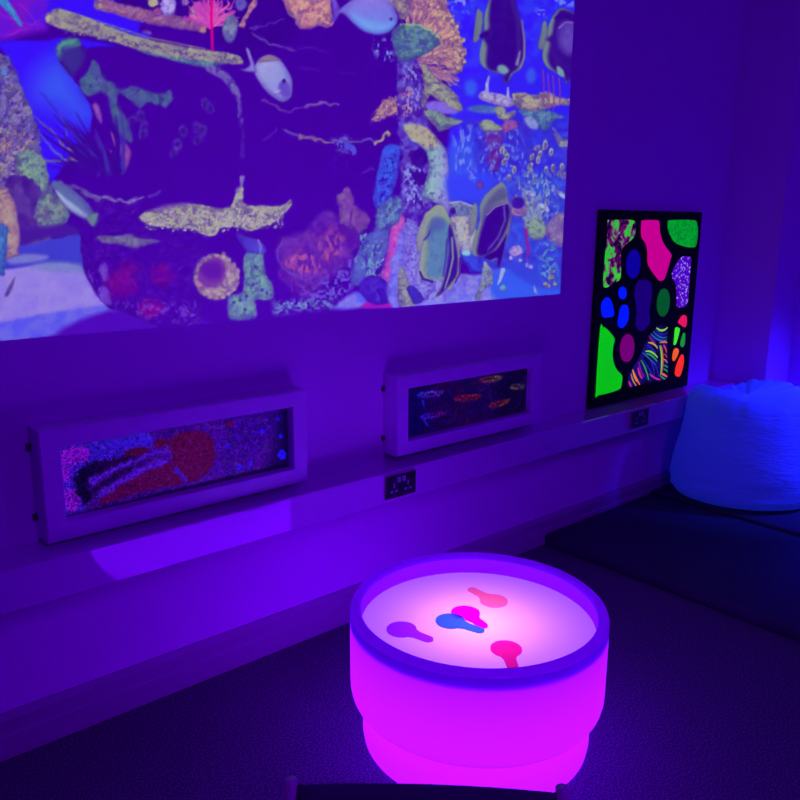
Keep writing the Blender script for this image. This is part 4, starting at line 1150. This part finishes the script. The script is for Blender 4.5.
paddle(Zp(140, 265), Zp(278, 316), 'paddle_purple', (.48, .04, .80), 'purple see-through paddle, nearest the left rim')
paddle(Zp(550, 138), Zp(440, 82), 'paddle_orange', (1.0, .36, .12), 'orange see-through paddle, farthest back on the disc', solid=.2)
paddle(Zp(424, 192), Zp(515, 258), 'paddle_pink', (1.0, .0, .80), 'hot pink see-through paddle, half under the blue one')
paddle(Zp(357, 234), Zp(506, 282), 'paddle_blue', (.10, .40, .52), 'blue see-through paddle lying over the pink one', z=.3752, solid=.6)
paddle(Zp(605, 352), Zp(640, 446), 'paddle_red', (1.0, .03, .10), 'red see-through paddle at the near rim')

# ------------------------------------------------------------------ chair in the foreground
m_pad = mat('chair_fabric', (.09, .03, .12), .8, .2, bump=(300, .3, .002))
m_tube = mat('chair_frame', (.62, .30, .52), .35, .5)
ZT = .775
A = Vector((*on_level(291, 783, ZT), ZT))
Bp = Vector((*on_level(562, 791, ZT), ZT))
mid = (A+Bp)/2
ax = (Bp-A).normalized()
ax.z = 0
ax.normalize()
fwd = Vector((-ax.y, ax.x, 0))
hw = (Bp-A).length/2
chair = thing('chair', 'dark padded chair with grey frame in front of the light table', 'chair', (mid.x, mid.y, 0))
def P(s, f, z):
    q = Vector((mid.x, mid.y, 0))+ax*s+fwd*f
    return Vector((q.x, q.y, z))
def pad(rows, th, bev):
    """padded slab between a grid of points, thickened along fwd/z"""
    bm = bmesh.new()
    nr, nc = len(rows), len(rows[0][0])
    fr = [[bm.verts.new(p) for p in r[0]] for r in rows]
    bk = [[bm.verts.new(p) for p in r[1]] for r in rows]
    for i in range(nr-1):
        for j in range(nc-1):
            bm.faces.new((fr[i][j], fr[i][j+1], fr[i+1][j+1], fr[i+1][j]))
            bm.faces.new((bk[i][j], bk[i+1][j], bk[i+1][j+1], bk[i][j+1]))
    for j in range(nc-1):
        bm.faces.new((fr[0][j], bk[0][j], bk[0][j+1], fr[0][j+1]))
        bm.faces.new((fr[-1][j], fr[-1][j+1], bk[-1][j+1], bk[-1][j]))
    for i in range(nr-1):
        bm.faces.new((fr[i][0], fr[i+1][0], bk[i+1][0], bk[i][0]))
        bm.faces.new((fr[i][-1], bk[i][-1], bk[i+1][-1], fr[i+1][-1]))
    return bm
rows = []
for i in range(9):
    v = i/8
    z = .47+v*(ZT-.004-.47)
    w = hw-.008+.03*(1-v)
    t = .012*math.sqrt(max(.02, 1-(2*v-1)**4))
    cv = lambda u: .004*(1-u*u)+.06*(1-v)
    top = lambda u: (.004*(1-u*u) if i == 8 else 0)
    us = [-1+2*j/12 for j in range(13)]
    rows.append(([P(u*w, cv(u)-t, z+top(u)) for u in us], [P(u*w, cv(u)+t, z+top(u)) for u in us]))
obj('backrest', pad(rows, 0, 0), m_pad, chair, True)
rows = []
for i in range(9):
    v = i/8
    f = .06+v*.27
    t = .022*math.sqrt(max(.02, 1-(2*v-1)**4))
    us = [-1+2*j/10 for j in range(11)]
    rows.append(([P(u*.205, f, .42-t) for u in us], [P(u*.205, f, .42+t) for u in us]))
obj('seat', pad(rows, 0, 0), m_pad, chair, True)
for s in (-1, 1):
    obj('back_post', tube([P(s*hw, 0, ZT+.004), P(s*(hw+.008), .012, .66), P(s*(hw+.022), .05, .50), P(s*(hw+.024), .06, .42)], .009), m_tube, chair, True)
    obj('leg', tube([P(s*(hw+.024), .06, .42), P(s*(hw+.022), .0, .006)], .011), m_tube, chair, True)
    obj('leg', tube([P(s*(hw+.010), .31, .40), P(s*(hw+.022), .34, .006)], .011), m_tube, chair, True)
    obj('side_rail', tube([P(s*(hw+.024), .06, .40), P(s*(hw+.012), .31, .40)], .010), m_tube, chair, True)

# ------------------------------------------------------------------ light
def area(name, loc, target, size, energy, color, sy=None, spread=180):
    l = bpy.data.lights.new(name, 'AREA')
    l.energy = energy
    l.color = color
    l.size = size
    l.spread = math.radians(spread)
    if sy:
        l.shape = 'RECTANGLE'
        l.size_y = sy
    o = bpy.data.objects.new(name, l)
    COL.objects.link(o)
    o.location = loc
    o.rotation_euler = (Vector(target)-Vector(loc)).to_track_quat('-Z', 'Y').to_euler()
    return o
area('ultraviolet_lamp', (4.0, -.9, 2.75), (3.6, 1.9, .5), .35, 11, (.09, .002, 1.0), .9)
area('bag_fill_lamp', (4.52, .55, 1.6), (4.3, 1.72, .16), .12, 10.5, (.02, .03, 1.0), .5, 46)  # added unseen lamp, spread kept narrow to brighten the bean bag
area('violet_lamp', (.6, -1.2, 2.8), (1.4, 1.6, .5), .6, 31, (.16, .0, 1.0), 1.2)
W = bpy.data.worlds.new('room_ambience')
S.world = W
W.use_nodes = True
bg = W.node_tree.nodes['Background']
bg.inputs['Color'].default_value = (.10, .0, 1.0, 1)
bg.inputs['Strength'].default_value = .05
